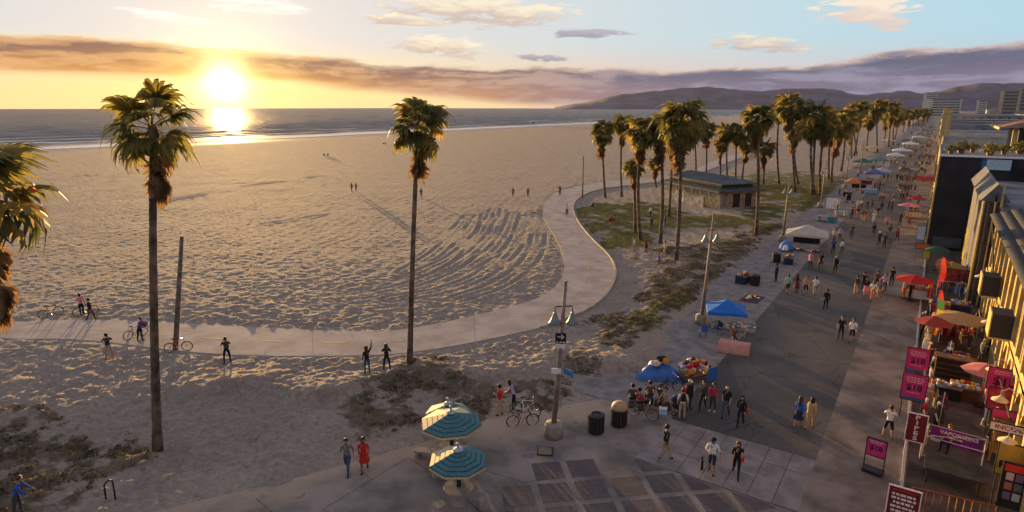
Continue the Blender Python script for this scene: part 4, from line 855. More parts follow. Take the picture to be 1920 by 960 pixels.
# ---- picnic shelters: octagonal parasol of overlapping painted rings above a cast table
TEAL = mat('teal_paint', (.05, .15, .165), .65, .12, 9.0); CREAM = mat('cream_sunlit_paint', (.50, .41, .25), .65, .1, 9.0); STRIPE = mat('faded_teal_paint', (.22, .24, .22), .65, .14, 9.0)
def shelter(loc, label, rz, ph=0.0, rad=1.2, ht=2.05, table=True):
    t = thing('picnic_shelter', label, 'parasol', loc, rz, 'octagonal beach parasols over picnic tables')
    MB().tube([(0, 0, 0), (0, 0, ht + .5)], .09, 10).build('pole', DARKM, t); c = MB().lathe([(.07, ht + .46), (.22, ht + .50), (.2, ht + .55), (.05, ht + .6), (.05, ht + .72), (.08, ht + .8), (.02, ht + .85)], 10).build('finial', paint((.32, .38, .42), .5), t)
    can = MB().lathe([(.05, ht + .44), (rad * .99, ht - .02), (.97 * rad, ht - .05), (.05, ht + .40)], 8, ph=PI / 8).build('canopy', DARKM, t)
    for k in range(8):
        a0, a1 = PI / 8 + k * PI / 4, PI / 8 + (k + 1) * PI / 4; m = [TEAL, TEAL, STRIPE, CREAM, CREAM, TEAL, TEAL, TEAL][k]  # cream panels on the sun side: paint with sunlight put into the colour
        pn_ = MB()
        for j in range(5):
            r1, r0 = rad * (.12 + .88 * (j + 1) / 5) - .03, rad * (.12 + .88 * j / 5) - (.0 if j else .05); z0, z1 = ht + .49 - .49 * r0 / rad + .012, ht + .49 - .49 * r1 / rad + .002
            vs = [(r0 * math.cos(a0), r0 * math.sin(a0), z0), (r0 * math.cos(a1), r0 * math.sin(a1), z0), (r1 * math.cos(a1), r1 * math.sin(a1), z1 + .022), (r1 * math.cos(a0), r1 * math.sin(a0), z1 + .022)]
            pn_.add(vs + [(x_, y_, z_ - .02) for x_, y_, z_ in vs], [(3, 2, 1, 0), (4, 5, 6, 7), (2, 3, 7, 6)])
        v0, v1 = (rad * math.cos(a0), rad * math.sin(a0)), (rad * math.cos(a1), rad * math.sin(a1)); val = []
        for j in range(9):
            q_ = j / 8; x_, y_ = v0[0] * (1 - q_) + v1[0] * q_, v0[1] * (1 - q_) + v1[1] * q_; val += [(x_, y_, ht + .01), (x_, y_, ht - .08 - .04 * abs(math.sin(q_ * PI * 4)))]
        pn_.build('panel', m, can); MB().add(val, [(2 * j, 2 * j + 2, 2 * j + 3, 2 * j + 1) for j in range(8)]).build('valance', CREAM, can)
    if table:
        MB().lathe([(.36, 0), (.34, .66), (.40, .70)], 12).build('table_foot', CONCR, t); MB().lathe([(.62, .70), (.64, .73), (.62, .78), (.58, .78)], 16).build('table_top', CONCR, t)
        for k in range(3): a = k * 2.09 + .5; MB().lathe([(.22, 0), (.20, .40), (.26, .42), (.26, .48)], 10, (math.cos(a) * 1.05, math.sin(a) * 1.05, 0)).build('stool', CONCR, t)
    return t
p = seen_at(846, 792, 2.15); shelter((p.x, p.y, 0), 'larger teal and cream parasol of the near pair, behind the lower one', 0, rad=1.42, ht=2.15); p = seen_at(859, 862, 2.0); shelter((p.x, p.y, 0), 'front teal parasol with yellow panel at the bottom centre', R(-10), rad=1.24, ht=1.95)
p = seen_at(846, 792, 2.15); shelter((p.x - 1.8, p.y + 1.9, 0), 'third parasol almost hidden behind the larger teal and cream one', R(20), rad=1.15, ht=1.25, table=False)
p = stand(800, 858); t = thing('concrete_bench', 'dark block bench left of the front parasol', 'bench', p, R(20)); MB().box((0, 0, .40), (1.1, .45, .10)).build('seat', CONCR, t); [MB().box((s * .4, 0, .175), (.16, .4, .35)).build('leg', CONCR, t) for s in (-1, 1)]
# ---- bins, rack, covers
def bin_(loc, label, dome=False):
    t = thing('litter_bin', label, 'litter bin', loc, 0, 'litter bins along the pavement')
    MB().lathe([(.34, 0), (.38, .05), (.40, .85), (.42, .92)], 14).build('body', paint((.02, .018, .018), .6), t, True)
    for k in range(14): a = 2 * PI * k / 14; MB().box((.405 * math.cos(a), .405 * math.sin(a), .45), (.03, .09, .8), a).build('slat', paint((.035, .025, .022), .7), t)
    if dome: MB().lathe([(.43, .92), (.42, 1.05), (.34, 1.2), (.18, 1.30), (.03, 1.33)], 14).build('lid', paint((.36, .25, .15), .6), t, True)
    else: MB().lathe([(.44, .90), (.44, .96), (.26, 1.0), (.24, .95)], 14).build('lid', DARKM, t)
    return t
bin_(stand(1117, 810), 'open black bin right of the near lamp post'); bin_(stand(1160, 797), 'domed bin with tan lid beside the seated group', True); bin_(stand(1415, 535), 'dark bin on the pavement behind the blue canopy'); bin_(stand(1455, 492), 'dark bin left of the white canopy'); bin_(stand(1590, 375), 'small dark bin near the benches on the far pavement')
b = stand(200, 938); t = thing('bike_rack', 'black inverted-U bicycle rail at the lower left', 'bike rack', b, broad(205) - .5); MB().tube([(-.02, 0, -.1), (0, 0, .62), (.10, 0, .76), (.24, 0, .86), (.34, 0, .84), (.36, 0, .7), (.36, 0, -.1)], .035, 8).build('rail', DARKM, t, True)
for (px, py, lb) in [(1022, 847, 'square metal cover left of the brick panels'), (1120, 703, 'dark metal cover in the bank right of the near lamp')]:
    p = stand(px, py); t = thing('utility_cover', lb, 'cover', p, .5); MB().box((0, 0, .012), (.75, .75, .03)).build('frame', DARKM, t); MB().box((0, 0, .03), (.62, .62, .012)).build('plate', paint((.15, .12, .09), .7), t)
# ---- canopies
def canopy(loc, label, rgb, w=3.0, h=1.95, pk=.75, rz=0.0, d=None):
    d = d or w; t = thing('canopy_tent', label, 'canopy', loc, rz, 'vendor canopies'); m = mat('canopy_%02x%02x%02x' % tuple(int(c * 255) for c in rgb), rgb, .6, .10, 2.0, trans=.2)
    c = MB(); x_, y_ = w / 2, d / 2
    c.add([(-x_, -y_, h), (x_, -y_, h), (x_, y_, h), (-x_, y_, h), (0, 0, h + pk), (-x_ * .5, -y_ * .5, h + pk * .42), (x_ * .5, -y_ * .5, h + pk * .42), (x_ * .5, y_ * .5, h + pk * .42), (-x_ * .5, y_ * .5, h + pk * .42)], [(0, 1, 6, 5), (1, 2, 7, 6), (2, 3, 8, 7), (3, 0, 5, 8), (5, 6, 4), (6, 7, 4), (7, 8, 4), (8, 5, 4)])
    c.build('roof', m, t); vl = MB()
    for a, b2 in (((-x_, -y_), (x_, -y_)), ((x_, -y_), (x_, y_)), ((x_, y_), (-x_, y_)), ((-x_, y_), (-x_, -y_))): vl.add([(*a, h), (*b2, h), (*b2, h - .22), (*a, h - .22)], [(0, 1, 2, 3)])
    vl.build('valance', m, t)
    for sx_ in (-1, 1):
        for sy_2 in (-1, 1): MB().tube([(sx_ * x_ * .97, sy_2 * y_ * .97, 0), (sx_ * x_ * .97, sy_2 * y_ * .97, h)], .025, 6).build('leg', GALV, t)
    return t
p = seen_at(1362, 572, 2.0); canopy((p.x, p.y, 0.02), 'bright blue pop-up canopy beside the second lamp post', (.015, .16, .55), 2.7, 1.75, .65, R(20), 2.4)
p = seen_at(1514, 432, 2.2); canopy((p.x, p.y, 0.02), 'broad off-white canopy on the pavement right of the third lamp', (.55, .48, .40), 4.4, 1.9, 1.0, R(8), 3.6)
for (px, py, c, w, lb) in [(1618, 300, (.02, .14, .09), 4.5, 'dark green market canopy behind the palms'), (1648, 297, (.10, .20, .16), 4.5, 'teal canopy right of the dark green one'), (1680, 289, (.55, .58, .62), 4.5, 'silver-blue canopy beside the teal one'), (1692, 280, (.75, .74, .72), 5.5, 'bright white market tent with a sharp peak'), (1708, 268, (.78, .78, .78), 5.5, 'smaller white tent beyond the sharp-peaked one'), (1641, 321, (.08, .12, .38), 4.0, 'blue rounded stall roof amid the crowd'), (1600, 338, (.62, .20, .05), 2.6, 'orange shelter beside the fifth lamp'), (1655, 318, (.40, .42, .50), 3.4, 'pale lilac stall roof right of the blue one'), (1668, 262, (.60, .50, .40), 5.0, 'sandy canopy under the far palm clump'), (1640, 275, (.55, .42, .30), 5.0, 'tan canopy left of the market tents'), (1725, 256, (.6, .6, .6), 6.0, 'last pale tent at the far promenade')]:
    p = seen_at(px, py, 2.2); canopy((p.x, p.y, .02), lb, c, w, 1.9, .8, .1)
# ---- goods on the ground by the blue canopy
def heap(loc, label, spec, name='goods_pile', cat='goods'):
    """a tarpaulin with bundles on it: each bundle a part"""
    t = thing(name, label, cat, loc, 0)
    return t
def tarp(loc, label, rgb, rx_, ry_, h, rz, seed):
    rng = random.Random(seed); n_, k = 22, 9; b = MB(); vs = [(0, 0, h)]
    for i in range(1, k + 1):
        q_ = i / k
        for j in range(n_):
            a = 2 * PI * j / n_; w = 1 + .20 * math.sin(3 * a + seed) + .12 * math.sin(7 * a + 2 * seed) * q_; z_ = h * (1 - q_ ** 3.5) * (.8 + .28 * math.sin(2 * a + 5 * q_) * q_ + .2 * math.sin(5 * a + 3) * q_ + rng.uniform(-.12, .12)) + .03
            vs.append((rx_ * q_ * w * math.cos(a), ry_ * q_ * w * math.sin(a), z_))
    fs = [(0, 1 + j, 1 + (j + 1) % n_) for j in range(n_)] + [(1 + (i - 1) * n_ + j, 1 + i * n_ + j, 1 + i * n_ + (j + 1) % n_, 1 + (i - 1) * n_ + (j + 1) % n_) for i in range(1, k) for j in range(n_)]
    t = thing('tarpaulin_pile', label, 'tarpaulin', loc, rz); MB().add(vs, fs).build('sheet', mat('tarp_%02x%02x%02x' % tuple(int(c * 255) for c in rgb), rgb, .45, .15, 2.0, spec=.5), t, True); return t
tp_ = tarp(stand(1236, 706), 'crumpled blue tarpaulin bundle heaped on the pavement', (.02, .11, .36), 1.35, 1.0, .85, .4, 3)
for (x_, y_, z_, s_, c) in [(-.3, -.25, .92, (.30, .22, .2), 'cream'), (.35, .1, 1.0, (.22, .2, .18), 'orange'), (.1, .3, 1.02, (.34, .24, .2), 'black'), (.5, .3, .9, (.3, .12, .12), 'teal')]: MB().ball((x_, y_, z_), s_, 0, 8, 5, .12, random.Random(4)).build('bundle', cloth(c), tp_)
t = thing('goods_cart', 'low handcart heaped with bags and brown boxes beside the blue tarpaulin', 'cart', stand(1302, 712), R(60)); MB().box((0, 0, .42), (2.2, 1.1, .12)).build('bed', paint((.10, .05, .05), .8), t)
for s in (-1, 1):
    for x_ in (-.7, .7): MB().torus((x_, s * .5, .2), .17, .035, 'y', 14, 5).build('wheel', RUB, t)
rg = random.Random(8)
for k in range(34):
    c = rg.choice(['orange', 'brown', 'maroon', 'white', 'tan', 'black', 'yellow', 'teal', 'crimson', 'cream', 'lilac', 'green']); x_, y_ = rg.uniform(-1, 1), rg.uniform(-.45, .45); z_ = .55 + rg.uniform(0, .75) * (1 - abs(x_) * .4)
    if k % 3: MB().ball((x_, y_, z_), (rg.uniform(.12, .26), rg.uniform(.1, .2), rg.uniform(.1, .22)), 0, 8, 5, .15, rg).build('bag', cloth(c), t)
    else: MB().box((x_, y_, z_), (rg.uniform(.2, .4), rg.uniform(.2, .35), rg.uniform(.15, .35)), rg.uniform(0, 3)).build('box', cloth(c), t)
MB().add([(.4, -.58, .8), (1.25, -.56, .85), (1.2, -.62, .05), (.35, -.64, .05)], [(0, 1, 2, 3)]).build('hanging_cloth', mat('tarp_edge', (.02, .12, .45), .6), t)
t = thing('vendor_table', 'vendor table under a salmon pink cloth below the blue canopy', 'table', stand(1376, 662), R(8)); MB().box((0, 0, .68), (1.9, .8, .05)).build('table_top', WOOD, t); [MB().tube([(a * .85, b2 * .33, 0), (a * .85, b2 * .33, .66)], .02, 5).build('leg', DARKM, t) for a in (-1, 1) for b2 in (-1, 1)]
cv_ = []; 
for j in range(17): x_ = -.98 + j * 1.96 / 16; cv_ += [(x_, .42, .72), (x_, -.43, .72), (x_, -.46 + .03 * math.sin(j * 2.2), .08)]
MB().add(cv_, [(3 * j + r_, 3 * j + 3 + r_, 3 * j + 4 + r_, 3 * j + 1 + r_) for j in range(16) for r_ in (0, 1)]).build('table_cloth', mat('salmon_cloth', (.50, .24, .19), .85, .1, 3.0), t, True)
who(1375, 645, -150, 'vendor in brown seated behind the salmon pink table', top='brown', bottom='dark grey', pz_='sit', sleeves=True)
def chair(loc, rz, label, c):
    t = thing('folding_chair', label, 'chair', loc, rz, 'folding chairs of the vendors'); MB().box((0, 0, .42), (.46, .42, .04)).build('seat', cloth(c), t); MB().box((0, -.22, .72), (.46, .04, .46)).build('backrest', cloth(c), t)
    for a in (-1, 1):
        for b2 in (-1, 1): MB().tube([(a * .2, b2 * .18, 0), (a * .2, b2 * .18, .42 if b2 > 0 else .92)], .015, 5).build('leg', DARKM, t)
    return t
chair(stand(1318, 632), R(30), 'blue folding chair under the left side of the blue canopy', 'blue'); chair(stand(1345, 627), R(150), 'dark blue folding chair with yellow bag under the blue canopy', 'navy')
t = thing('trinket_blanket', 'pale blanket spread with small wares under the blue canopy', 'blanket', stand(1372, 612), R(12)); MB().box((0, 0, .015), (3.4, 2.2, .015)).build('cloth', mat('grey_blanket', (.16, .145, .14), .9, .2, 2.0), t)
for k in range(70):
    x_, y_ = rg.uniform(-1.6, 1.6), rg.uniform(-1.05, 1.05); c = rg.choice(['cream', 'tan', 'white', 'yellow', 'teal', 'cream', 'khaki'])
    MB().box((x_, y_, .06), (rg.uniform(.08, .2), rg.uniform(.08, .16), rg.uniform(.05, .14)), rg.uniform(0, 3)).build('ware', cloth(c), t)
for (px, py, f, lb, kw) in [(1185, 762, 20, 'seated person behind the domed bin, leftmost', dict(top='dark grey', bottom='black')), (1197, 770, -20, 'seated person in red sleeve right of the domed bin', dict(top='crimson', bottom='black', sleeves=True)), (1218, 756, 30, 'seated person in orange-lit shirt amid the parked bikes', dict(top='brown', bottom='dark grey')), (1236, 762, -30, 'seated person in dark hat at the edge of the group', dict(top='black', bottom='khaki', hat=('brim', 'dark grey'))), (1247, 768, 160, 'seated person in khaki with back to the goods', dict(top='khaki', bottom='brown'))]:
    who(px, py, f, lb, pz_='sit', **kw); p = stand(px, py); c = thing('crate_seat', 'box seat under the ' + lb, 'box', (p.x, p.y - .02, p.z), R(f)); MB().box((0, -.02, .20), (.36, .34, .40)).build('box', paint((.08, .06, .05), .8), c); 
bike(stand(1255, 735), broad(1255) + .6, 'bicycle parked between the seated group and the blue tarpaulin', 'black', 4); bike(stand(1205, 785), broad(1205) - .3, 'bicycle with dark frame behind the domed bin', 'dark grey', 5)
t = thing('pushchair', 'black pushchair standing left of the man with white tee and backpack', 'pushchair', stand(1268, 775), R(40)); MB().box((0, 0, .55), (.42, .55, .35), 0, 0, 1.1).build('seat', cloth('black'), t); [MB().torus((a * .26, b2 * .28, .13), .11, .025, 'y', 12, 5).build('wheel', RUB, t) for a in (-1, 1) for b2 in (-1, 1)]; MB().tube([(-.2, -.3, .6), (-.2, -.55, 1.0), (.2, -.55, 1.0), (.2, -.3, .6)], .018, 5).build('handle', DARKM, t); MB().ball((0, .05, .85), (.26, .26, .2)).build('hood', cloth('navy'), t)
t = thing('cool_box', 'small light blue cool box on the pavement before the seated group', 'cool box', stand(1243, 776), .3); MB().box((0, 0, .15), (.42, .28, .3)).build('body', paint((.35, .55, .68), .5), t); MB().box((0, 0, .325), (.44, .30, .05)).build('lid', WHITE, t)
t = thing('board_sign', 'small leaning board among the seated group', 'board', stand(1222, 775), .4); MB().add([(-.35, 0, 0), (.35, 0, 0), (.35, .12, .3), (-.35, .12, .3), (-.35, .03, 0), (.35, .03, 0), (.35, .15, .3), (-.35, .15, .3)], [(0, 1, 2, 3), (7, 6, 5, 4), (0, 4, 5, 1), (3, 2, 6, 7), (1, 5, 6, 2), (0, 3, 7, 4)]).build('panel', paint((.22, .15, .09), .8), t)
# ---- things under and near the off-white canopy
t = thing('vendor_table', 'dark stall table under the off-white canopy', 'table', stand(1512, 455), .1); MB().box((0, 0, .7), (3.0, .9, .06)).build('table_top', WOOD, t); MB().box((0, 0, .35), (2.9, .8, .6)).build('skirt', cloth('black'), t)
for k in range(12): MB().box((-1.3 + k * .24, rg.uniform(-.3, .3), .8), (.16, .2, rg.uniform(.08, .3)), rg.uniform(0, 1)).build('ware', cloth(rg.choice(['red', 'white', 'cream', 'brown', 'blue'])), t)
who(1500, 452, 200, 'vendor in red and white under the off-white canopy', top='red', bottom='black', pz_='sit'); who(1528, 456, 170, 'second vendor in black under the off-white canopy', top='black', bottom='black', pz_='sit')
t = thing('blanket_goods', 'black cloth with wares on the ground before the off-white canopy', 'blanket', stand(1514, 470), .1); MB().box((0, 0, .02), (2.8, 1.3, .02)).build('cloth', cloth('black'), t); [MB().box((rg.uniform(-1.2, 1.2), rg.uniform(-.5, .5), .08), (.3, .2, .12), rg.random()).build('ware', cloth(rg.choice(['white', 'grey', 'cream'])), t) for _ in range(10)]
t = thing('beach_tent', 'small round blue and white tent left of the off-white canopy', 'tent', stand(1474, 470), 0); MB().lathe([(.8, 0), (.78, .4), (.6, .85), (.3, 1.1), (.03, 1.18)], 12).build('shell', paint((.05, .20, .5), .6), t, True); MB().lathe([(.4, .2), (.3, .6), (.1, .8)], 10, (0, -.52, 0)).build('door', WHITE, t)
t = thing('white_cabinet', 'white box cabinet on the pavement right of the fourth lamp', 'cabinet', stand(1561, 391), .05); MB().box((0, 0, .75), (1.9, 1.1, 1.5)).build('body', WHITE, t); MB().box((0, 0, 1.53), (2.0, 1.2, .06)).build('lid', paint((.5, .48, .44)), t); MB().box((.5, -.56, .75), (.7, .02, 1.1)).build('door', paint((.6, .58, .55)), t)
for (px, py, lb) in [(1545, 415, 'picnic table on the pavement left of the rank of walkers'), (1575, 405, 'picnic table right of the white cabinet')]:
    t = thing('picnic_table', lb, 'table', stand(px, py), .2, 'picnic tables on the pavement'); MB().box((0, 0, .74), (1.8, .75, .06)).build('table_top', paint((.30, .32, .36)), t); [MB().box((0, s * .65, .43), (1.8, .28, .05)).build('bench', paint((.28, .3, .34)), t) for s in (-1, 1)]; [MB().box((s * .6, 0, .37), (.08, 1.3, .7)).build('leg', DARKM, t) for s in (-1, 1)]
for k, (px, py, c) in enumerate([(1630, 362, 'light blue'), (1610, 352, 'black'), (1622, 345, 'maroon')]): t = thing('vendor_table', ['pale blue cloth table near the orange shelter', 'black table behind the pale blue one', 'maroon table farthest behind the pale blue one'][k], 'table', stand(px, py), 0); MB().box((0, 0, .7), (2.6, 1.0, .06)).build('table_top', cloth(c), t); MB().box((0, 0, .34), (2.5, .9, .64)).build('skirt', cloth(c), t)
# ---- toilet block
STONE = mat('tan_stone', (.25, .215, .18), .9, .25, 1.5, bump=.02, bscale=5, col2=(.34, .30, .25)); GREENR = mat('green_roof_metal', (.055, .065, .065), .5, .2, 1.0, metal=.2)
t = thing('toilet_block', 'low stone building with two-tiered dark green roof among the palms', 'building', (-31.2, 106.3, float(base_height(-31.2, 106.3)) - .05), R(-36))
L_, D_ = 15.0, 7.0
MB().b2(-L_ / 2, L_ / 2, -D_ / 2, D_ / 2, 0, 1.6).b2(-L_ / 2, L_ / 2, D_ / 2 - .3, D_ / 2, 1.6, 2.75).b2(L_ / 2 - .3, L_ / 2, -D_ / 2, D_ / 2 - .3, 1.6, 2.75).b2(-L_ / 2, -L_ / 2 + .3, -D_ / 2, D_ / 2 - .3, 1.6, 2.75).build('wall', STONE, t)
for i in range(7): MB().b2(-L_ / 2 + .35 + i * 2.3, -L_ / 2 + .85 + i * 2.3, -D_ / 2, -D_ / 2 + .3, 1.6, 2.7).build('pier', STONE, t)
for i in range(6): w_ = MB().b2(-L_ / 2 + .87 + i * 2.3, -L_ / 2 + 2.62 + i * 2.3, -D_ / 2 + .12, -D_ / 2 + .18, 1.62, 2.6).build('window', paint((.55, .42, .26), .4), t); MB().b2(-L_ / 2 + 1.7 + i * 2.3, -L_ / 2 + 1.78 + i * 2.3, -D_ / 2 + .06, -D_ / 2 + .11, 1.62, 2.6).build('mullion', DARKM, w_)  # cream panes: light in the openings put into the colour
sw = MB(); pts = [(-7, 0), (5.8, 0), (5.8, 1.75), (3.6, 1.5), (1.5, 1.75), (.2, 2.2), (-1.4, 1.9), (-3.2, 1.3), (-5, 1.7), (-7, 2.1)]
sw.add([(x_, -D_ / 2 - 1.9, z_) for x_, z_ in pts] + [(x_, -D_ / 2 - 1.65, z_) for x_, z_ in pts], [tuple(range(10)), tuple(range(19, 9, -1))] + [(i, 10 + i, 10 + (i + 1) % 10, (i + 1) % 10) for i in range(10)]); sw.build('screen_wall', mat('painted_stone', (.33, .29, .25), .85, .35, 1.2, col2=(.46, .42, .36)), t)
for x_, z_ in ((-.8, .5), (.2, .5), (2.6, .9), (4.6, .8), (-3.8, .7), (-5.6, .6)): MB().box((x_, -D_ / 2 - 1.91, z_), (.5, .02, .7)).build('painted_panel', paint((.14, .13, .14) if x_ > 1 else (.55, .53, .48)), t)
def hip(x_, y_, z0, z1, cut): return MB().add([(-x_, -y_, z0), (x_, -y_, z0), (x_, y_, z0), (-x_, y_, z0), (-x_ + cut, 0, z1), (x_ - cut, 0, z1), (-x_, -y_, z0 - .12), (x_, -y_, z0 - .12), (x_, y_, z0 - .12), (-x_, y_, z0 - .12)], [(0, 1, 5, 4), (1, 2, 5), (2, 3, 4, 5), (3, 0, 4), (0, 6, 7, 1), (1, 7, 8, 2), (2, 8, 9, 3), (3, 9, 6, 0), (9, 8, 7, 6)])
rf = MB().add([(-8.3, -4.5, 2.75), (8.3, -4.5, 2.75), (8.3, 4.5, 2.75), (-8.3, 4.5, 2.75), (-7.0, -3.0, 3.35), (7.0, -3.0, 3.35), (7.0, 3.0, 3.35), (-7.0, 3.0, 3.35), (-8.3, -4.5, 2.6), (8.3, -4.5, 2.6), (8.3, 4.5, 2.6), (-8.3, 4.5, 2.6)], [(0, 1, 5, 4), (1, 2, 6, 5), (2, 3, 7, 6), (3, 0, 4, 7), (0, 8, 9, 1), (1, 9, 10, 2), (2, 10, 11, 3), (3, 11, 8, 0), (11, 10, 9, 8)]).build('roof', GREENR, t)
MB().b2(-7.0, 7.0, -3.0, 3.0, 3.3, 3.75).build('clerestory', BLK, rf); hip(7.5, 3.5, 3.8, 4.8, 2.2).build('upper_roof', mat('green_roof_light', (.075, .095, .095), .5, .2, 1.0, metal=.2), rf)
for i in range(25): x_ = -7.2 + i * .6; lim = 1.0; MB().tube([(x_, -3.48, 3.83), (max(-5.3, min(5.3, x_)), -.05, 4.82)], .03, 4).build('roof_rib', GREENR, rf)
MB().b2(7.5, 7.56, -1.0, .3, 0, 2.2).build('door', BLK, t); MB().b2(7.5, 7.56, 1.4, 2.6, 0, 2.2).build('door', BLK, t)
# ---- lifeguard tower near the surf
p = footing(1000, 236); t = thing('lifeguard_tower', 'small pale lifeguard hut on stilts at the waterline', 'tower', p, R(20)); MB().box((0, 0, 2.6), (5, 4.2, 2.4)).build('cabin', paint((.40, .50, .58)), t); MB().box((0, 0, 3.95), (6, 5.2, .25)).build('roof', WHITE, t); [MB().tube([(a * 2, b2 * 1.6, -.2), (a * 2, b2 * 1.6, 1.4)], .1, 5).build('leg', WHITE, t) for a in (-1, 1) for b2 in (-1, 1)]; MB().box((0, -2.12, 2.8), (3.6, .05, 1.2)).build('window', paint((.06, .08, .1), .2), t)

# ---- more pitches along the seaward edge of the promenade
rv = random.Random(77); PL = ['blanket of paintings', 'table of jewellery', 'table of caps', 'blanket of drums', 'table of incense', 'blanket of shirts', 'table of carvings', 'blanket of records', 'table of shells', 'blanket of canvases', 'table of scarves', 'blanket of toys']
for k, (yy, lb) in enumerate(zip([53, 58, 68, 90, 97, 119, 128, 138, 149, 162, 178, 196], PL)):
    xx = rv.uniform(-13.6, -10.6); where = ['near the blue canopy', 'near the second lamp', 'left of the asphalt past the dark bin', 'beyond the off-white canopy', 'before the white cabinet', 'past the fourth lamp', 'by the picnic tables', 'by the fifth lamp', 'before the orange shelter', 'behind the orange shelter', 'by the sixth lamp', 'under the far palms'][k]
    t = thing('vendor_pitch', lb + ' ' + where, 'stall', (xx, yy, .02), rv.uniform(-.2, .2), 'pitches along the promenade edge'); tab = 'table' in lb
    if tab: MB().box((0, 0, .72), (1.0, 2.0, .05)).build('table_top', WOOD, t); MB().box((0, 0, .36), (.92, 1.9, .64)).build('skirt', cloth(rv.choice(['maroon', 'navy', 'black', 'purple', 'teal'])), t)
    else: MB().box((0, 0, .015), (1.5, 2.4, .02)).build('cloth', cloth(rv.choice(['grey', 'dark grey', 'brown', 'navy'])), t)
    for j in range(16): MB().box((rv.uniform(-.4, .4), -.9 + j * .12, (.78 if tab else .06)), (rv.uniform(.12, .3), rv.uniform(.08, .2), rv.uniform(.05, .3)), rv.uniform(0, 3)).build('ware', cloth(rv.choice(['cream', 'white', 'orange', 'red', 'yellow', 'light blue', 'brown', 'black'])), t)

# ================================================================ PEOPLE OF THE PATH AND THE SAND
who(155, 592, 60, 'person in pink shirt holding a bicycle beside the path, left of the dark-jacketed one', top='pink', bottom='black', pz_='phone', tall=1.0)
who(171, 601, 10, 'person in dark jacket walking out from beside the parked bicycle on the path', top='black', bottom='brown', sleeves=True, pz_='walk')
bike(stand(97, 594), broad(97) + .3, 'dark bicycle standing alone at the seaward edge of the path, far left', 'black')
bike(stand(162, 592), broad(162) + .1, 'dark bicycle held by the person in pink', 'black')
who(206, 673, 75, 'person in navy tee and khaki shorts photographing the sunset from the sand', top='navy', bottom='khaki', pz_='photo', shorts=True)
who(264, 640, -60, 'cyclist in purple hoodie dismounting on the path', top='purple', bottom='black', sleeves=True, pz_='lean', hair='short')
bike(stand(255, 634), broad(255) + .5, 'bicycle with big front basket beside the purple hoodie', 'dark grey', 6, True)
bike(stand(336, 660), broad(336) - .2, 'orange bicycle leaning on the wooden pole', 'orange', 4)
who(427, 681, 70, 'person in black with white cap and shoulder bag photographing from the path edge', top='black', bottom='black', sleeves=True, pz_='photo', hat=('cap', 'white'), pack='dark grey')
who(689, 700, 70, 'woman in black top and jeans raising one arm on the sand bank', top='black', bottom='jeans', sleeves=True, pz_='wave', hair='long', hc=1)
who(726, 698, 40, 'person all in black with white shoes holding up a phone beside the lone palm', top='black', bottom='black', sleeves=True, pz_='photo', hair='long', hc=1, shoe='white')
who(653, 886, -150, 'man in grey tee and jeans walking off the sand', top='grey', bottom='jeans', pz_='stride', sk_=1, tall=1.03)
who(684, 882, -140, 'woman in short red dress walking beside the man in grey tee', top='red', bottom='brown', pz_='walk', shorts=True, skirt='red', sk_=2, hc=0)
who(938, 778, 100, 'person in red shirt and khaki trousers looking down beside the parked bikes', top='red', bottom='khaki', pz_='phone')
who(963, 768, 120, 'person in floral lilac shirt bent over the bikes', top='lilac', bottom='black', pz_='lean', hair='long', hc=1)
bike(stand(980, 797), broad(980) + .2, 'black bicycle parked nearest the lamp post with the signs', 'maroon', 5)
bike(stand(984, 778), broad(984) - .3, 'pale-framed bicycle lying against the black one', 'white', -18)
who(38, 972, -40, 'person in blue shirt bent over at the lower left corner', top='blue', bottom='dark grey', pz_='lean', sleeves=True, hc=1)
who(1050, 366, -160, 'cyclist riding at the far bend of the path', top='black', bottom='black', sleeves=True, pz_='ride'); _p = stand(1050, 366); bike(_p, R(-70), 'bicycle under the rider at the far bend', 'black')
who(1063, 404, -165, 'cyclist in white top riding along the curve of the path', top='white', bottom='dark grey', pz_='ride'); bike(stand(1063, 404), R(-75), 'bicycle under the rider in white', 'black')
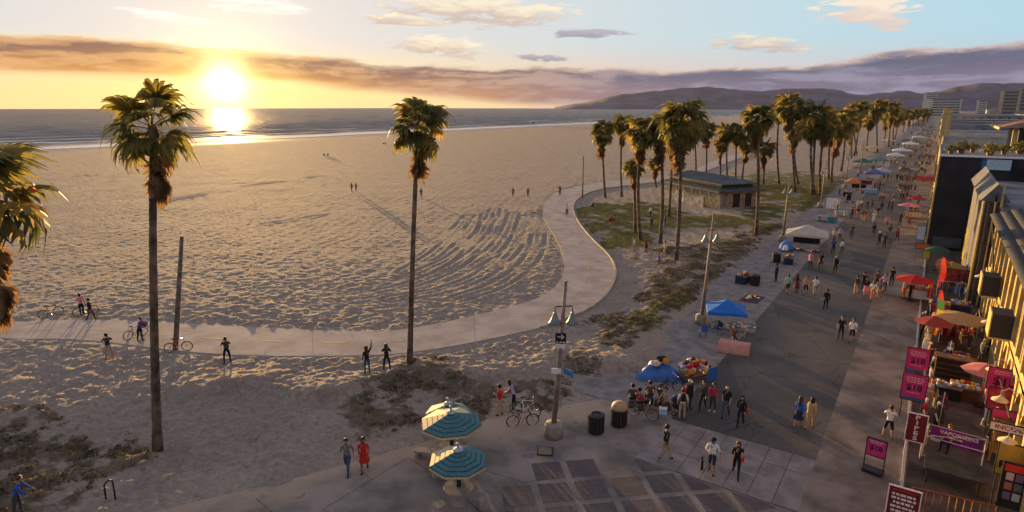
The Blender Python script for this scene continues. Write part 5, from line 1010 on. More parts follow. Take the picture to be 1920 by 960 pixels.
for (px, py, f, lb, kw) in [(660, 360, 80, 'left one of two far strollers on the beach between the palms', dict(top='dark grey')), (668, 360, 70, 'right one of two far strollers on the beach between the palms', dict(top='maroon')), (790, 371, 80, 'dark figure on the beach just right of the lone palm trunk', dict(top='black', bottom='black', sleeves=True, pz_='stand')), (962, 370, 60, 'left of the two walkers on the open sand before the path bend', dict(top='black', bottom='black', sleeves=True)), (990, 370, 50, 'right of the two walkers on the open sand before the path bend', dict(top='brown', bottom='jeans')), (1188, 474, 90, 'onlooker in white standing left of the grove palms', dict(top='white', bottom='khaki', pz_='stand')), (1211, 474, 60, 'onlooker in patterned brown beside the one in white under the palms', dict(top='brown', bottom='maroon', skirt='maroon')), (1235, 501, 70, 'child in blue running on the sand below the tallest grove palm', dict(top='blue', bottom='navy', shorts=True, pz_='stride', tall=.8)), (1246, 481, 80, 'person in yellow shorts beside the running child', dict(top='white', bottom='yellow', shorts=True)), (1219, 408, 60, 'person in white top on the lawn between the grove trunks', dict(top='white', bottom='black', pz_='stand')), (1221, 431, 30, 'person in black nearest the low grove trunk', dict(top='black', bottom='black', pz_='stand')), (1246, 433, 60, 'person in grey dress by the right grove trunks', dict(top='grey', bottom='grey', skirt='grey', pz_='stand', hair='long')), (1152, 417, 80, 'person in red sitting on the lawn by the path curve', dict(top='red', bottom='crimson', pz_='ground', sleeves=True)), (1146, 417, 60, 'companion in dark red sitting beside the one in red on the lawn', dict(top='maroon', bottom='maroon', pz_='ground', sleeves=True)), (1112, 390, 70, 'person in black sitting at the top of the lawn near the kerb', dict(top='black', bottom='black', pz_='ground', sleeves=True)), (608, 292, 60, 'left of the couple lying on the beach towards the surf', dict(top='black', bottom='black', pz_='ground')), (615, 292, 60, 'right of the couple lying on the beach towards the surf', dict(top='brown', bottom='black', pz_='ground')), (719, 271, 60, 'left of two specks sitting near the water left of the lone palm', dict(top='black', bottom='black', pz_='ground')), (723, 271, 60, 'right of two specks sitting near the water left of the lone palm', dict(top='maroon', bottom='black', pz_='ground'))]: who(px, py, f, lb, **kw)
# ---------------------------------------------------------------- on the paving
S = 180
for (px, py, f, lb, kw) in [
 (1246, 862, -30, 'man in black top and khaki trousers walking up onto the slab band', dict(top='black', bottom='khaki', pz_='walk', sleeves=True, tall=1.02)),
 (1333, 888, -170, 'man in white printed tee and navy shorts with cap on the slab band', dict(top='white', bottom='navy', shorts=True, pz_='carry', hat=('cap', 'black'), tall=1.04)),
 (1379, 893, -165, 'woman in black tank top and leggings beside the man in white tee', dict(top='black', bottom='black', hair='long', pz_='stride', hc=1)),
 (1278, 787, 20, 'man in white tee with small backpack and tan trousers facing the goods', dict(top='white', bottom='khaki', pz_='stand', pack='black', hc=1)),
 (1290, 768, -120, 'man in red and black jacket with pale cap behind the white backpacker', dict(top='crimson', bottom='black', sleeves=True, pz_='stand', hat=('cap', 'cream'), coat='black')),
 (1317, 768, S, 'person in dark printed hoodie, left end of the row of four', dict(top='dark grey', bottom='black', sleeves=True, pz_='walk', tall=.97)),
 (1335, 772, S, 'person in red hoodie with white shoes in the row of four', dict(top='crimson', bottom='dark grey', sleeves=True, pz_='stand', shoe='white', hair='long', hc=1, tall=.94)),
 (1360, 782, S, 'bald broad man in black shirt and jeans', dict(top='black', bottom='jeans', pz_='walk', hair='none', tall=1.05)),
 (1388, 798, S, 'woman in black coat with long dark hair, right end of the row of four', dict(top='black', bottom='black', sleeves=True, pz_='walk', hair='long', tall=.97)),
 (1495, 803, -10, 'woman in blue jacket and dark shorts walking away mid asphalt', dict(top='blue', bottom='navy', shorts=True, sleeves=True, hair='long', hc=1, skirt='navy')),
 (1517, 805, -8, 'woman in tan coat walking away beside the blue jacket', dict(top='tan', bottom='tan', coat='tan', sleeves=True, shorts=True, hair='long')),
 (1663, 822, -5, 'person in white vest and black shorts near the pink board, hand to hair', dict(top='white', bottom='black', shorts=True, pz_='photo', hc=1)),
 (1575, 637, S, 'person in black of the pair in the middle of the asphalt', dict(top='black', bottom='black', pz_='stand', hc=1)),
 (1596, 641, S, 'person in white top of the pair in the middle of the asphalt', dict(top='white', bottom='black', pz_='walk', shorts=True, hc=1)),
 (1547, 581, 0, 'lone walker in black jacket with backpack right of the blue canopy', dict(top='black', bottom='black', sleeves=True, pack='black')),
 (1476, 551, 20, 'walker in mint tee and dark shorts, leftmost of four', dict(top='mint', bottom='black', shorts=True)),
 (1492, 551, 10, 'walker in brown dress, second of four', dict(top='brown', bottom='maroon', skirt='maroon', hair='long')),
 (1510, 553, S, 'bare-chested walker in black shorts, third of four', dict(top='tan', bottom='black', shorts=True)),
 (1527, 555, 10, 'walker in white tee and shorts, rightmost of four', dict(top='white', bottom='khaki', shorts=True)),
 (1454, 529, 70, 'person in navy standing on the pavement by the dark bin', dict(top='navy', bottom='black', pz_='stand', sleeves=True)),
 (1519, 503, S, 'woman in pale pink coat walking, left of two', dict(top='pink', bottom='dark grey', coat='pink', hair='long', hc=1)),
 (1538, 504, S, 'woman in maroon dress walking beside the pink coat', dict(top='black', bottom='maroon', skirt='maroon', hair='long')),
 (1565, 512, S, 'person in long black coat alone on the asphalt', dict(top='black', bottom='black', coat='black', sleeves=True, hc=3)),
 (1561, 476, 0, 'walker with blue backpack behind the white canopy, left one', dict(top='navy', bottom='black', pack='blue')),
 (1577, 478, 0, 'walker with pale blue backpack, right one', dict(top='light blue', bottom='dark grey', pack='white')),
 (1563, 455, S, 'walker in cream beside the white canopy', dict(top='cream', bottom='dark grey')),
 (1574, 452, S, 'walker in lilac beside the one in cream', dict(top='lilac', bottom='black')),
 (1596, 447, 5, 'dark walker pushing along with a cart past the canopy', dict(top='black', bottom='dark grey', pz_='lean')),
 (1647, 461, S, 'person in black with white cap, left of the dark pair on the strip edge', dict(top='black', bottom='black', hat=('cap', 'white'), sleeves=True)),
 (1657, 464, S, 'person in dark grey, right of the dark pair on the strip edge', dict(top='dark grey', bottom='black', sleeves=True)),
 (1604, 552, 0, 'person in dark jacket at the left of the big group', dict(top='dark grey', bottom='khaki', shorts=True, sleeves=True)),
 (1617, 545, 0, 'person in black at the back of the big group', dict(top='black', bottom='black')),
 (1622, 557, S, 'woman in black with pink skirt in the big group', dict(top='black', bottom='pink', skirt='pink', hair='long')),
 (1635, 563, S, 'woman in white top and orange trousers at the front of the big group', dict(top='white', bottom='orange', hair='long', hc=2)),
 (1647, 560, S, 'woman in grey top and orange trousers beside the front one of the big group', dict(top='grey', bottom='tan', hair='long', hc=2)),
 (1642, 542, 0, 'person in brown in the middle of the big group', dict(top='brown', bottom='black', hc=1)),
 (1657, 548, S, 'person in lilac shirt at the right of the big group', dict(top='lilac', bottom='dark grey')),
 (1670, 537, 0, 'tall man in black shirt at the right rear of the big group', dict(top='black', bottom='black', tall=1.05)),
 (1637, 418, S, 'person in white with hat beyond the pink-roofed stall', dict(top='white', bottom='white', hat=('brim', 'cream'))),
 (1662, 427, S, 'person in pale pink jacket left of the umbrella stall', dict(top='pink', bottom='dark grey')),
 (1645, 408, S, 'person in black near the white-hatted one', dict(top='black', bottom='grey')),
 (1596, 410, 0, 'person in dark clothes left of the asphalt beside the benches', dict(top='dark grey', bottom='black')),
 (1607, 409, 0, 'person in orange trousers near the white cabinet', dict(top='black', bottom='orange')),
 (1570, 395, 80, 'vendor in yellow beside the white cabinet', dict(top='yellow', bottom='black', pz_='stand')),
 (1693, 560, 60, 'person in white with orange trousers under the red umbrella', dict(top='white', bottom='orange', pz_='stand')),
]: who(px, py, f, lb, **kw)
# things in hands
bp_ = stand(1333, 888); tag(MB().box((bp_.x - .42, bp_.y - .06, .40), (.12, .38, .46), R(20), 0, .9).tube([(bp_.x - .42, bp_.y - .12, .62), (bp_.x - .38, bp_.y - .06, .78), (bp_.x - .42, bp_.y + .02, .62)], .012, 4).build('shopping_bag', cloth('black')), 'large black bag hanging from the hand of the man in white tee', 'bag')
bp_ = stand(1379, 893); tag(MB().box((bp_.x + .24, bp_.y - .02, .92), (.10, .24, .18), 0, 0, .85).tube([(bp_.x + .2, bp_.y, .98), (bp_.x + .1, bp_.y - .03, 1.40)], .008, 4).build('handbag', cloth('red')), 'red handbag at the hip of the woman in black tank top', 'bag')
bp_ = stand(1388, 798); tag(MB().box((bp_.x + .26, bp_.y, .90), (.10, .26, .2), 0, 0, .85).tube([(bp_.x + .22, bp_.y, .98), (bp_.x + .1, bp_.y, 1.42)], .008, 4).build('handbag', cloth('red')), 'red shoulder bag of the woman in the black coat', 'bag')
# ---------------------------------------------------------------- distant crowd, in ranks along the promenade
LAND = [(452, 'level with the white canopy'), (425, 'level with the umbrella stall'), (400, 'level with the white cabinet'), (380, 'level with the picnic tables'), (360, 'by the orange shelter'), (342, 'by the blue market stall'), (326, 'by the red awnings'), (312, 'between the green and silver canopies'), (298, 'by the first market tents'), (286, 'by the white market tent'), (276, 'beyond the white market tent'), (267, 'by the second white tent'), (259, 'in the thick of the market'), (252, 'past the market tents'), (246, 'where the promenade narrows'), (240, 'at the far end of the promenade')]
NW = NW0 or ['first', 'second', 'third', 'fourth', 'fifth', 'sixth', 'seventh', 'eighth', 'ninth', 'tenth', 'eleventh', 'twelfth', 'thirteenth', 'fourteenth']
rk = random.Random(21); tops = ['black', 'black', 'navy', 'dark grey', 'white', 'red', 'grey', 'maroon', 'blue', 'brown', 'cream', 'pink', 'black', 'jeans']
for ri, (py, wh) in enumerate(LAND):
    n_ = [3, 4, 9, 11, 12, 13, 14, 14, 15, 15, 15, 15, 14, 14, 12, 11][ri]; y0 = flat(1700, py)[1]
    xsr = sorted(rk.uniform(-9.0, -.6) if rk.random() < .78 or ri < 3 else rk.uniform(-13.5, -9.5) for _ in range(n_))
    for i in range(1, n_):
        if xsr[i] - xsr[i - 1] < .42: xsr[i] = xsr[i - 1] + .42
    for i, x_ in enumerate(xsr):
        c = rk.choice(tops); lab = '%s from left in rank %s' % (NW[i], wh)
        person((x_, y0 * (1 + rk.uniform(-.012, .012)), .02), R(rk.choice([0, 180]) + rk.uniform(-25, 25)), 'walker in ' + c + ', ' + lab, top=c, bottom=rk.choice(['black', 'jeans', 'dark grey', 'khaki', 'navy']), pz_=rk.choice(['walk', 'stride', 'stand', 'walk', 'phone']), hair=rk.choice(['short', 'short', 'long']), hc=rk.choice([0, 0, 1, 2]), sk_=rk.choice([0, 1, 1, 2]), shorts=rk.random() < .2, sleeves=rk.random() < .5, tall=rk.uniform(.92, 1.06), group='crowd on the far promenade')

# ================================================================ SHOPS ON THE RIGHT
COURT = mat('court_floor', (.075, .05, .042), .8, .3, .8, bump=.01, bscale=6, col2=(.12, .085, .07)); YEL = mat('sunlit_stucco', (.52, .36, .13), .8, .15, 1.5, bump=.006, bscale=10, col2=(.60, .44, .18)); GREYW = mat('grey_panel', (.075, .075, .085), .6, .15, 2.0); ROOFG = mat('grey_felt_roof', (.15, .16, .18), .9, .25, .4, col2=(.22, .23, .25)); TILE = mat('dark_roof_tile', (.055, .055, .062), .7, .25, 2.0); BRN = mat('brown_timber', (.16, .075, .03), .7, .25, 3.0); OCH = mat('orange_timber', (.42, .19, .05), .7, .2, 3.0)  # low sunlight on the fronts is put into the stucco's yellow
setting(MB().b2(.9, 16, 4, 84.5, -.1, .03).build('shop_court', COURT)); 
kerb = MB().b2(.70, .82, 14, 84, -.05, .14).build('kerb', paint((.40, .36, .34), .7)); setting(kerb)
PINK = mat('pink_board', (.52, .03, .17), .5, .08, 2.0); MAROON = mat('maroon_board', (.14, .012, .02), .5, .1, 2.0); BLUEB = paint((.06, .10, .22)); PURP = mat('purple_board', (.20, .02, .20), .5, .12, 2.0); MUST = mat('mustard_board', (.46, .27, .04), .6, .12, 2.0); DKRED = paint((.5, .03, .02))
# two-storey shop front with pilasters, arches and tiled pent roof
FX, EAVE = 4.75, 7.7
t = thing('shop_building', 'sunlit yellow two-storey shop building with dark tiled roof at the right edge', 'building', (0, 0, 0))
MB().b2(FX + .25, 15, 20, 60, .03, EAVE - .3).build('wall', GREYW, t)
MB().b2(FX + .02, FX + .25, 20, 60, 3.55, 3.95).build('string_course', YEL, t); MB().b2(FX - .02, FX + .25, 20, 60, EAVE - .5, EAVE - .12).build('cornice', YEL, t)
y_ = 21.0; k = 0
while y_ < 59.5:
    MB().b2(FX - .12, FX + .25, y_, y_ + .42, .03, 3.55).build('pilaster', YEL, t); MB().b2(FX - .08, FX + .25, y_ + .06, y_ + .36, 3.95, EAVE - .5).build('pilaster', YEL, t)
    for yy in (y_ + .95, y_ + 1.65): MB().b2(FX + .05, FX + .25, yy, yy + .16, 3.95, EAVE - .5).build('pilaster', YEL, t)
    for yy in (y_ + .42, y_ + 1.11, y_ + 1.81):
        w_ = MB().b2(FX + .19, FX + .235, yy + .03, yy + .50, 4.35, EAVE - .75).build('window', mat('dark_glass', (.02, .022, .03), .12, .1, 2.0, spec=.6), t); MB().b2(FX + .165, FX + .188, yy + .03, yy + .50, 5.5, 5.58).build('frame', GREYW, w_)
    # pointed arch over the ground floor bay
    ar = []; 
    for s_ in range(9): q = s_ / 8; yy = y_ + .42 + q * 1.94; zz = 2.35 + 1.0 * (1 - abs(2 * q - 1) ** 1.7); ar += [(FX - .05, yy, zz), (FX - .05, yy, 3.55), (FX + .2, yy, zz), (FX + .2, yy, 3.55)]
    MB().add(ar, [(4 * j, 4 * j + 1, 4 * j + 5, 4 * j + 4) for j in range(8)] + [(4 * j, 4 * j + 4, 4 * j + 6, 4 * j + 2) for j in range(8)]).build('arch', YEL, t)
    y_ += 2.36; k += 1
rf = MB().add([(FX - .35, 19.8, EAVE), (FX - .35, 60.2, EAVE), (8.2, 60.2, EAVE + 1.35), (8.2, 19.8, EAVE + 1.35), (FX - .35, 19.8, EAVE - .12), (FX - .35, 60.2, EAVE - .12)], [(0, 1, 2, 3), (0, 4, 5, 1)]).build('roof', BLK, t)
rt = random.Random(4)
row = MB().tube([(-.02, 0, .02), (.62, 0, .03 + .62 * .345)], [.155, .135], 8)
rowm = row.mesh('roof_tile', TILE, True)
for i in range(86):                                                    # barrel tiles laid in courses up the pent roof
    for j in range(6 if i > 30 else 3):
        place(rowm, 'roof_tile', rf, (FX - .42 + j * .6, 27.5 + i * .38 if False else 60.0 - i * .38, EAVE + .01 + j * .6 * .345 - .012 * 0), (rt.uniform(-.03, .03), rt.uniform(-.01, .01), 0))
MB().b2(8.2, 15, 20, 60, EAVE - .2, EAVE + 1.3).build('flat_roof', ROOFG, t)
for i, yy in enumerate((40.0, 49.0)):                                     # box bays that jut out above the court
    by = MB().b2(FX - 1.0, FX - .1, yy, yy + 1.5, 4.0, 5.3).build('balcony', paint((.03, .03, .035), .7), t); MB().b2(FX - 1.07, FX - 1.01, yy - .06, yy + 1.56, 3.95, 5.35).build('lit_edge', YEL, by); MB().b2(FX - 1.0, FX - .1, yy - .06, yy - .01, 3.9, 4.0).build('lit_edge', YEL, by)  # yellow boards added for the sunlit edges of the boxes
for i, (yy, zz) in enumerate(((33.8, 3.05), (37.9, 3.0), (29.6, 3.0), (44.5, 3.6), (55.0, 4.0))):        # gooseneck shop lamps, kept unlit
    lp = MB().tube([(FX - .05, yy, zz + .3), (FX - .5, yy, zz + .55), (FX - .75, yy, zz + .35), (FX - .75, yy, zz + .1)], .025, 6).build('gooseneck', CHR, t); MB().lathe([(.06, .12), (.12, .05), (.32, -.06), (.34, -.10)], 12, (FX - .75, yy, zz)).build('lamp_shade', paint((.55, .46, .30), .5), lp, True)
MB().tube([(FX - .5, 32, 2.9), (FX - .5, 42.5, 2.6)], .05, 6).build('rain_pipe', BLK, t); MB().tube([(FX - .2, 52, 4.3), (FX - .2, 60.0, 6.9)], .06, 6).build('rain_pipe', BLK, t)
# gabled stair bay behind it
t = thing('stair_bay', 'narrow gabled grey-roofed bay between the tiled shop and the dark wall', 'building', (0, 0, 0)); MB().b2(3.9, 4.9, 61.5, 79, .03, 8.6).build('wall', GREYW, t); MB().b2(4.9, 15, 60.3, 83.2, .03, 8.1).build('rear_wall', GREYW, t); MB().b2(4.95, 15, 60.35, 83.15, 8.12, 8.3).build('flat_roof', ROOFG, t)
MB().add([(3.55, 61.2, 8.7), (3.55, 79.3, 8.7), (4.55, 79.3, 10.1), (4.55, 61.2, 10.1), (5.5, 61.2, 8.7), (5.5, 79.3, 8.7)], [(0, 3, 2, 1), (3, 4, 5, 2), (0, 4, 3), (1, 2, 5)]).build('roof', mat('slate_roof', (.11, .115, .125), .75, .2, 2.0), t)
for x_ in (3.78, 4.12, 4.5, 4.95): MB().b2(x_, x_ + .11, 61.2, 61.45, .03, 8.6 if x_ < 4.2 else 9.2).build('post', YEL if x_ != 4.12 else GREYW, t)
for zz in (9.2, 8.9, 8.6): MB().b2(3.95, 5.1, 61.3, 61.4, zz - .04, zz + .04).build('rail', BRN, t)
MB().b2(4.85, 5.0, 61.0, 61.2, 8.2, 9.9).build('bargeboard', YEL, t)
# dark party wall of the building beyond
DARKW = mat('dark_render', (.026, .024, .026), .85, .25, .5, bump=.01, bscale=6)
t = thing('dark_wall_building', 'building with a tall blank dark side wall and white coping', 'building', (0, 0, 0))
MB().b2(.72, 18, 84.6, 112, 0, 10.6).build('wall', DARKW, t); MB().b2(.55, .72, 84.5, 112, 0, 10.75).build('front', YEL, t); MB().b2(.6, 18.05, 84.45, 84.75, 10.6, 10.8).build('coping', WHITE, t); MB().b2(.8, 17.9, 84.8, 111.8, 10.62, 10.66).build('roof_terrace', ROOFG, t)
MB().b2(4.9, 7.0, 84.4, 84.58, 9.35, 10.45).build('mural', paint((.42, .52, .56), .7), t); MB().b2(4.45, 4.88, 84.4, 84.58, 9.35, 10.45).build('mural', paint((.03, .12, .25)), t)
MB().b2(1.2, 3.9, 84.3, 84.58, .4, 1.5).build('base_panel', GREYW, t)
for k in range(5):
    for z_ in (1.0, 4.2, 7.4): MB().b2(.46, .56, 87 + k * 5, 89.6 + k * 5, z_, z_ + 2.1).build('window', mat('dark_glass', (.02, .022, .03), .12), t)
def bush(loc, r, label, group, col=None):
    rng = random.Random(int(loc[0] * 97 + loc[1] * 13)); b = MB()
    for _ in range(170):
        v = Vector((rng.gauss(0, 1), rng.gauss(0, 1), rng.gauss(0, 1))).normalized() * r * rng.uniform(.5, 1.05); v.z = abs(v.z) * 1.1 + .15; s_ = r * rng.uniform(.12, .26); a = Vector((rng.gauss(0, 1), rng.gauss(0, 1), rng.gauss(0, 1))).normalized() * s_; c = v.cross(a).normalized() * s_ * .6
        b.add([v - a, v + c, v + a, v - c], [(0, 1, 2, 3)])
    t = thing('potted_shrub', label, 'shrub', loc, 0, group); MB().lathe([(r * .3, 0), (r * .42, .45)], 8).build('pot', paint((.25, .12, .07)), t); b.build('foliage', FROND[rng.choice([0, 1, 1])], t).location.z = .3; return t
for k, x_ in enumerate((1.6, 2.6, 3.8, 5.2, 6.6, 8.2, 10.0)): bush((x_, 87.5 + (k % 3) * 2.6, 10.66), .7 + .25 * (k % 2), NW0[k] + ' shrub from the left on the roof terrace', 'shrubs on the roof terrace')
t = thing('roof_house', 'brown hip-roofed house with sunlit yellow pillars behind the roof terrace', 'building', (0, 0, 0)); MB().b2(8.2, 20, 97, 111, 10.66, 13.4).build('wall', paint((.10, .07, .06)), t); MB().b2(7.6, 8.1, 96.6, 97.2, 10.66, 13.6).build('pillar', YEL, t); MB().b2(8.6, 11.2, 96.85, 97, 10.8, 13.0).build('window', BLK, t)
MB().add([(6.2, 95.4, 13.55), (22, 95.4, 13.55), (22, 113, 13.55), (6.2, 113, 13.55), (13, 103, 15.4), (22, 103, 15.4)], [(0, 1, 5, 4), (2, 3, 4, 5), (3, 0, 4), (3, 2, 1, 0)]).build('roof', mat('brown_roof', (.20, .10, .055), .8, .2, 1.0), t); MB().b2(6.1, 6.25, 95.3, 113.1, 13.3, 13.6).build('fascia', YEL, t)
# blocks up the promenade, each with its own windows
def block(x0, x1, y0, y1, h, label, wall, roofm, floors=2, win=True, para=.5):
    t = thing('promenade_building', label, 'building', (0, 0, 0), 0, 'buildings along the promenade'); MB().b2(x0, x1, y0, y1, 0, h).build('wall', wall, t); MB().b2(x0 + .25, x1 - .25, y0 + .25, y1 - .25, h, h + .05).build('roof', roofm, t)
    for a in ((x0, x1, y0, y0 + .22), (x0, x1, y1 - .22, y1), (x0, x0 + .22, y0 + .22, y1 - .22), (x1 - .22, x1, y0 + .22, y1 - .22)): MB().b2(*a, h, h + para).build('parapet', wall, t)
    if win:
        fl = h / floors; n_ = int((y1 - y0) / 3.2)
        for f_ in range(floors):
            for k in range(n_): yy = y0 + (k + .5) * (y1 - y0) / n_; MB().b2(x0 - .05, x0 + .03, yy - .8, yy + .8, f_ * fl + 1.0, f_ * fl + 1.0 + fl * .5).build('window', mat('dark_glass', (.02, .022, .03), .12), t)
        for f_ in range(floors):
            for k in range(int((x1 - x0) / 4)): xx = x0 + 2 + k * 4; MB().b2(xx - .7, xx + .7, y0 - .05, y0 + .03, f_ * fl + 1.0, f_ * fl + 1.0 + fl * .5).build('window', mat('dark_glass', (.02, .022, .03), .12), t)
    return t
CRM = mat('cream_stucco', (.42, .33, .22), .85, .15, .3); GRS = mat('grey_stucco', (.20, .20, .21), .85, .15, .3); PLE = mat('pale_stucco', (.50, .47, .43), .85, .12, .3); DRK = mat('brown_stucco', (.16, .11, .09), .85, .2, .3)
BL = [(1.0, 22, 113, 133, 8.8, 'low grey-roofed building just beyond the roof house', GRS, ROOFG, 2), (1.0, 24, 134, 158, 9.6, 'flat-roofed cream building with stepped front', CRM, ROOFG, 2), (.8, 20, 159, 180, 8.2, 'dark brown building in the middle of the row', DRK, ROOFG, 2), (.6, 2.4, 182, 190, 15.2, 'slender tall sunlit yellow building standing above the row', YEL, ROOFG, 4), (1.0, 26, 197, 224, 9.0, 'pale long-roofed building behind the slender tall one', PLE, ROOFG, 2), (1.0, 30, 226, 262, 10.4, 'broad grey building past the pale one', GRS, ROOFG, 3), (1.2, 28, 265, 300, 8.6, 'cream building two past the broad grey one', CRM, ROOFG, 2), (1.0, 30, 304, 350, 9.8, 'dark building near the far end of the row', DRK, ROOFG, 3), (1.0, 34, 356, 420, 9.2, 'pale building at the far end of the row', PLE, ROOFG, 3), (1.0, 40, 428, 520, 11.0, 'last grey building closing the row', GRS, ROOFG, 3),
      (26, 60, 88, 140, 7.5, 'wide low grey building inland of the dark-walled one', GRS, ROOFG, 2), (30, 70, 150, 210, 8.5, 'long beige building inland in the middle distance', CRM, PLE, 2), (34, 80, 222, 300, 9.0, 'brown inland building behind the long beige one', DRK, ROOFG, 2)]
for a in BL: block(*a)
# the town inland, one house at a time
rh = random.Random(31); DIRN = ['north', 'south']; HC = [CRM, GRS, PLE, DRK, PLE]
hm = [MB().b2(-.5, .5, -.5, .5, 0, 1).mesh('wall', m) for m in HC]; hr = [MB().add([(-.54, -.54, 1), (.54, -.54, 1), (.54, .54, 1), (-.54, .54, 1), (-.3, 0, 1.28), (.3, 0, 1.28)], [(0, 1, 5, 4), (1, 2, 5), (2, 3, 4, 5), (3, 0, 4), (3, 2, 1, 0)]).mesh('roof', m) for m in (mat('brown_roof', (.2, .1, .05)), mat('slate_roof', (.11, .11, .12)), ROOFG)]
win_m = MB().b2(-.5, .5, -.5, .5, -.5, .5).mesh('window', mat('dark_glass', (.02, .022, .03), .12))
rows = [(330, 'nearest'), (430, 'second'), (560, 'third'), (720, 'fourth'), (930, 'fifth'), (1200, 'sixth'), (1550, 'seventh'), (2000, 'eighth')]
CN = {0: 'cream', 1: 'grey', 2: 'pale', 3: 'brown', 4: 'white'}
for (yy, nm) in rows:
    n_ = 9; xs_ = [50 + (i + rh.uniform(.1, .9)) * (yy * .30 / n_) + yy * .015 for i in range(n_)]
    for i, x_ in enumerate(xs_):
        w, d, h = rh.uniform(12, 22) * (1 + yy / 1500), rh.uniform(12, 20), rh.uniform(5.5, 10.5) + yy / 500; c = rh.randrange(5)
        t = thing('town_house', '%s house from the left, %s, in the %s row inland' % (NW0[i], CN[c], nm), 'house', (x_, yy + rh.uniform(-25, 25), -.5), rh.uniform(-.15, .15), 'houses of the town'); place(hm[c], 'wall', t, (0, 0, 0), (0, 0, 0), (w, d, h)); place(rh.choice(hr), 'roof', t, (0, 0, 0), (0, 0, 0), (w, d, h))
        if yy < 800:
            for k in range(3): place(win_m, 'window', t, ((k - 1) * w * .3, -d / 2, h * .55), (0, 0, 0), (w * .12, .2, h * .3)); place(win_m, 'window', t, (-w / 2, (k - 1) * d * .3, h * .55), (0, 0, 0), (.2, d * .12, h * .3))
def tree(loc, r, label):
    rng = random.Random(int(loc[0] * 7 + loc[1])); b = MB()
    for _ in range(150):
        v = Vector((rng.gauss(0, 1), rng.gauss(0, 1), rng.gauss(0, .8))).normalized() * r * rng.uniform(.45, 1.08); v.z += r * 1.3; s_ = r * rng.uniform(.15, .3); a = Vector((rng.gauss(0, 1), rng.gauss(0, 1), rng.gauss(0, 1))).normalized() * s_; c = v.cross(a).normalized() * s_ * .7; b.add([v - a, v + c, v + a, v - c], [(0, 1, 2, 3)])
    t = thing('town_tree', label, 'tree', loc, 0, 'trees of the town'); MB().tube([(0, 0, 0), (.1 * r, 0, r * 1.2)], [r * .12, r * .07], 6).build('trunk', TRUNK, t); b.build('crown', FROND[1], t)
for i in range(14): yy = 240 + i * 75; tree((42 + yy * rh.uniform(.05, .3), yy, -.5), rh.uniform(4, 6.5) * (1 + yy / 1500), '%s dark tree among the inland houses, counting away from the viewer' % NW0[i])
def tower(px, py0, py1, w_px, dist, label, m1, m2):
    d = sight(px, 200); d = d / math.hypot(d[0], d[1]); h = CAM_H + dist * (200 - py0) / 1183 * math.cos(math.atan((px - 960) / 1183)); w = w_px / 1183 * dist
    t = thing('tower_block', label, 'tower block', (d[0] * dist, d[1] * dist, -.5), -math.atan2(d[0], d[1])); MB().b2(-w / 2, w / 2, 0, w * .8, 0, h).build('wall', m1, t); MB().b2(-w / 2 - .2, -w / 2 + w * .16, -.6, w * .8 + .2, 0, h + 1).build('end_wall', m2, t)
    n_ = max(4, int(h / 3.6))
    for k in range(n_): MB().b2(-w * .30, w * .46, -.25, .02, 2 + k * h / n_, 2 + k * h / n_ + h / n_ * .5).build('window_band', mat('tower_glass', (.06, .075, .10), .2), t)
tower(1742, 174, 200, 18, 1500, 'white slab tower left of the mountain shoulder', PLE, PLE); tower(1893, 172, 205, 26, 900, 'grey high-rise with a pale lit edge at the right', GRS, CRM); tower(1921, 168, 205, 18, 860, 'high-rise cut off by the right edge of the picture', GRS, CRM); tower(1768, 186, 198, 46, 1300, 'long low white block beside the white slab tower', PLE, PLE); tower(1840, 189, 200, 12, 1700, 'small white tower in the town centre', PLE, PLE)  # cream end walls put the sunlit edge of the high-rises into colour
# ---------------------------------------------------------------- signs and wares of the court
def print_line(parent, w, h, m, y, z, seed):
    # a line of small print too fine to read: word-long dashes
    rng = random.Random(seed); x_ = -w / 2
    while x_ < w / 2 - .04:
        l = min(rng.uniform(.06, .2), w / 2 - x_); MB().box((x_ + l / 2, y, z + rng.uniform(-.004, .004)), (l, .006, h)).build('print', m, parent); x_ += l + .035
def board(px, py, z, w, h, m, label, lines, foot=True, name='sign_board', cat='sign', frame=BLK, rz=None, posts=True, strip=None):
    """upright board whose centre is seen at (px, py), z metres up, facing down the promenade"""
    c = seen_at(px, py, z); rz = 0.0 if rz is None else rz; t = thing(name, label, cat, (c.x, c.y, .02), rz)
    MB().box((0, 0, z), (w, .05, h)).build('panel', m, t); fr = MB()
    for a in ((0, h / 2 + .02, w + .08, .04), (0, -h / 2 - .02, w + .08, .04)): fr.box((a[0], 0, z + a[1]), (a[2], .07, a[3]))
    for s in (-1, 1): fr.box((s * (w / 2 + .02), 0, z), (.04, .07, h))
    fr.build('frame', frame, t)
    if posts:
        for s in (-1, 1): MB().tube([(s * w * .42, .03, 0), (s * w * .42, .03, z - h / 2)], .025, 6).build('post', frame, t)
    if strip: MB().box((0, -.028, z - h * .43), (w, .012, h * .12)).build('strip', strip, t)
    for (s, sz, m2, dz, sx_, bd) in lines:
        if s == '#': print_line(t, sx_, sz, m2, -.03, z + dz, int(px * 7 + dz * 100)); continue
        lettering(s, sz, m2, t, (0, -.03, z + dz), (R(90), 0, 0), sx_, bd)
    return t
INK = paint((.02, .015, .04), .5); LW = paint((.7, .62, .6), .5); RED = paint((.55, .03, .03), .5)
PNK2 = paint((.62, .28, .36), .5); P18 = [('$18', .46, INK, -.02, 1.0, .012), ('#', .07, PNK2, .52, .75, 0), ('#', .07, PNK2, .40, .8, 0), ('#', .06, PNK2, .29, .7, 0), ('#', .05, PNK2, -.30, .6, 0)]
board(1721, 677, 1.75, 1.06, 1.45, PINK, 'pink price board on the kerb, farther of two with blue foot', P18, strip=BLUEB); board(1714, 727, 1.75, 1.06, 1.45, PINK, 'pink price board on the kerb, nearer of two with blue foot', P18, strip=BLUEB)
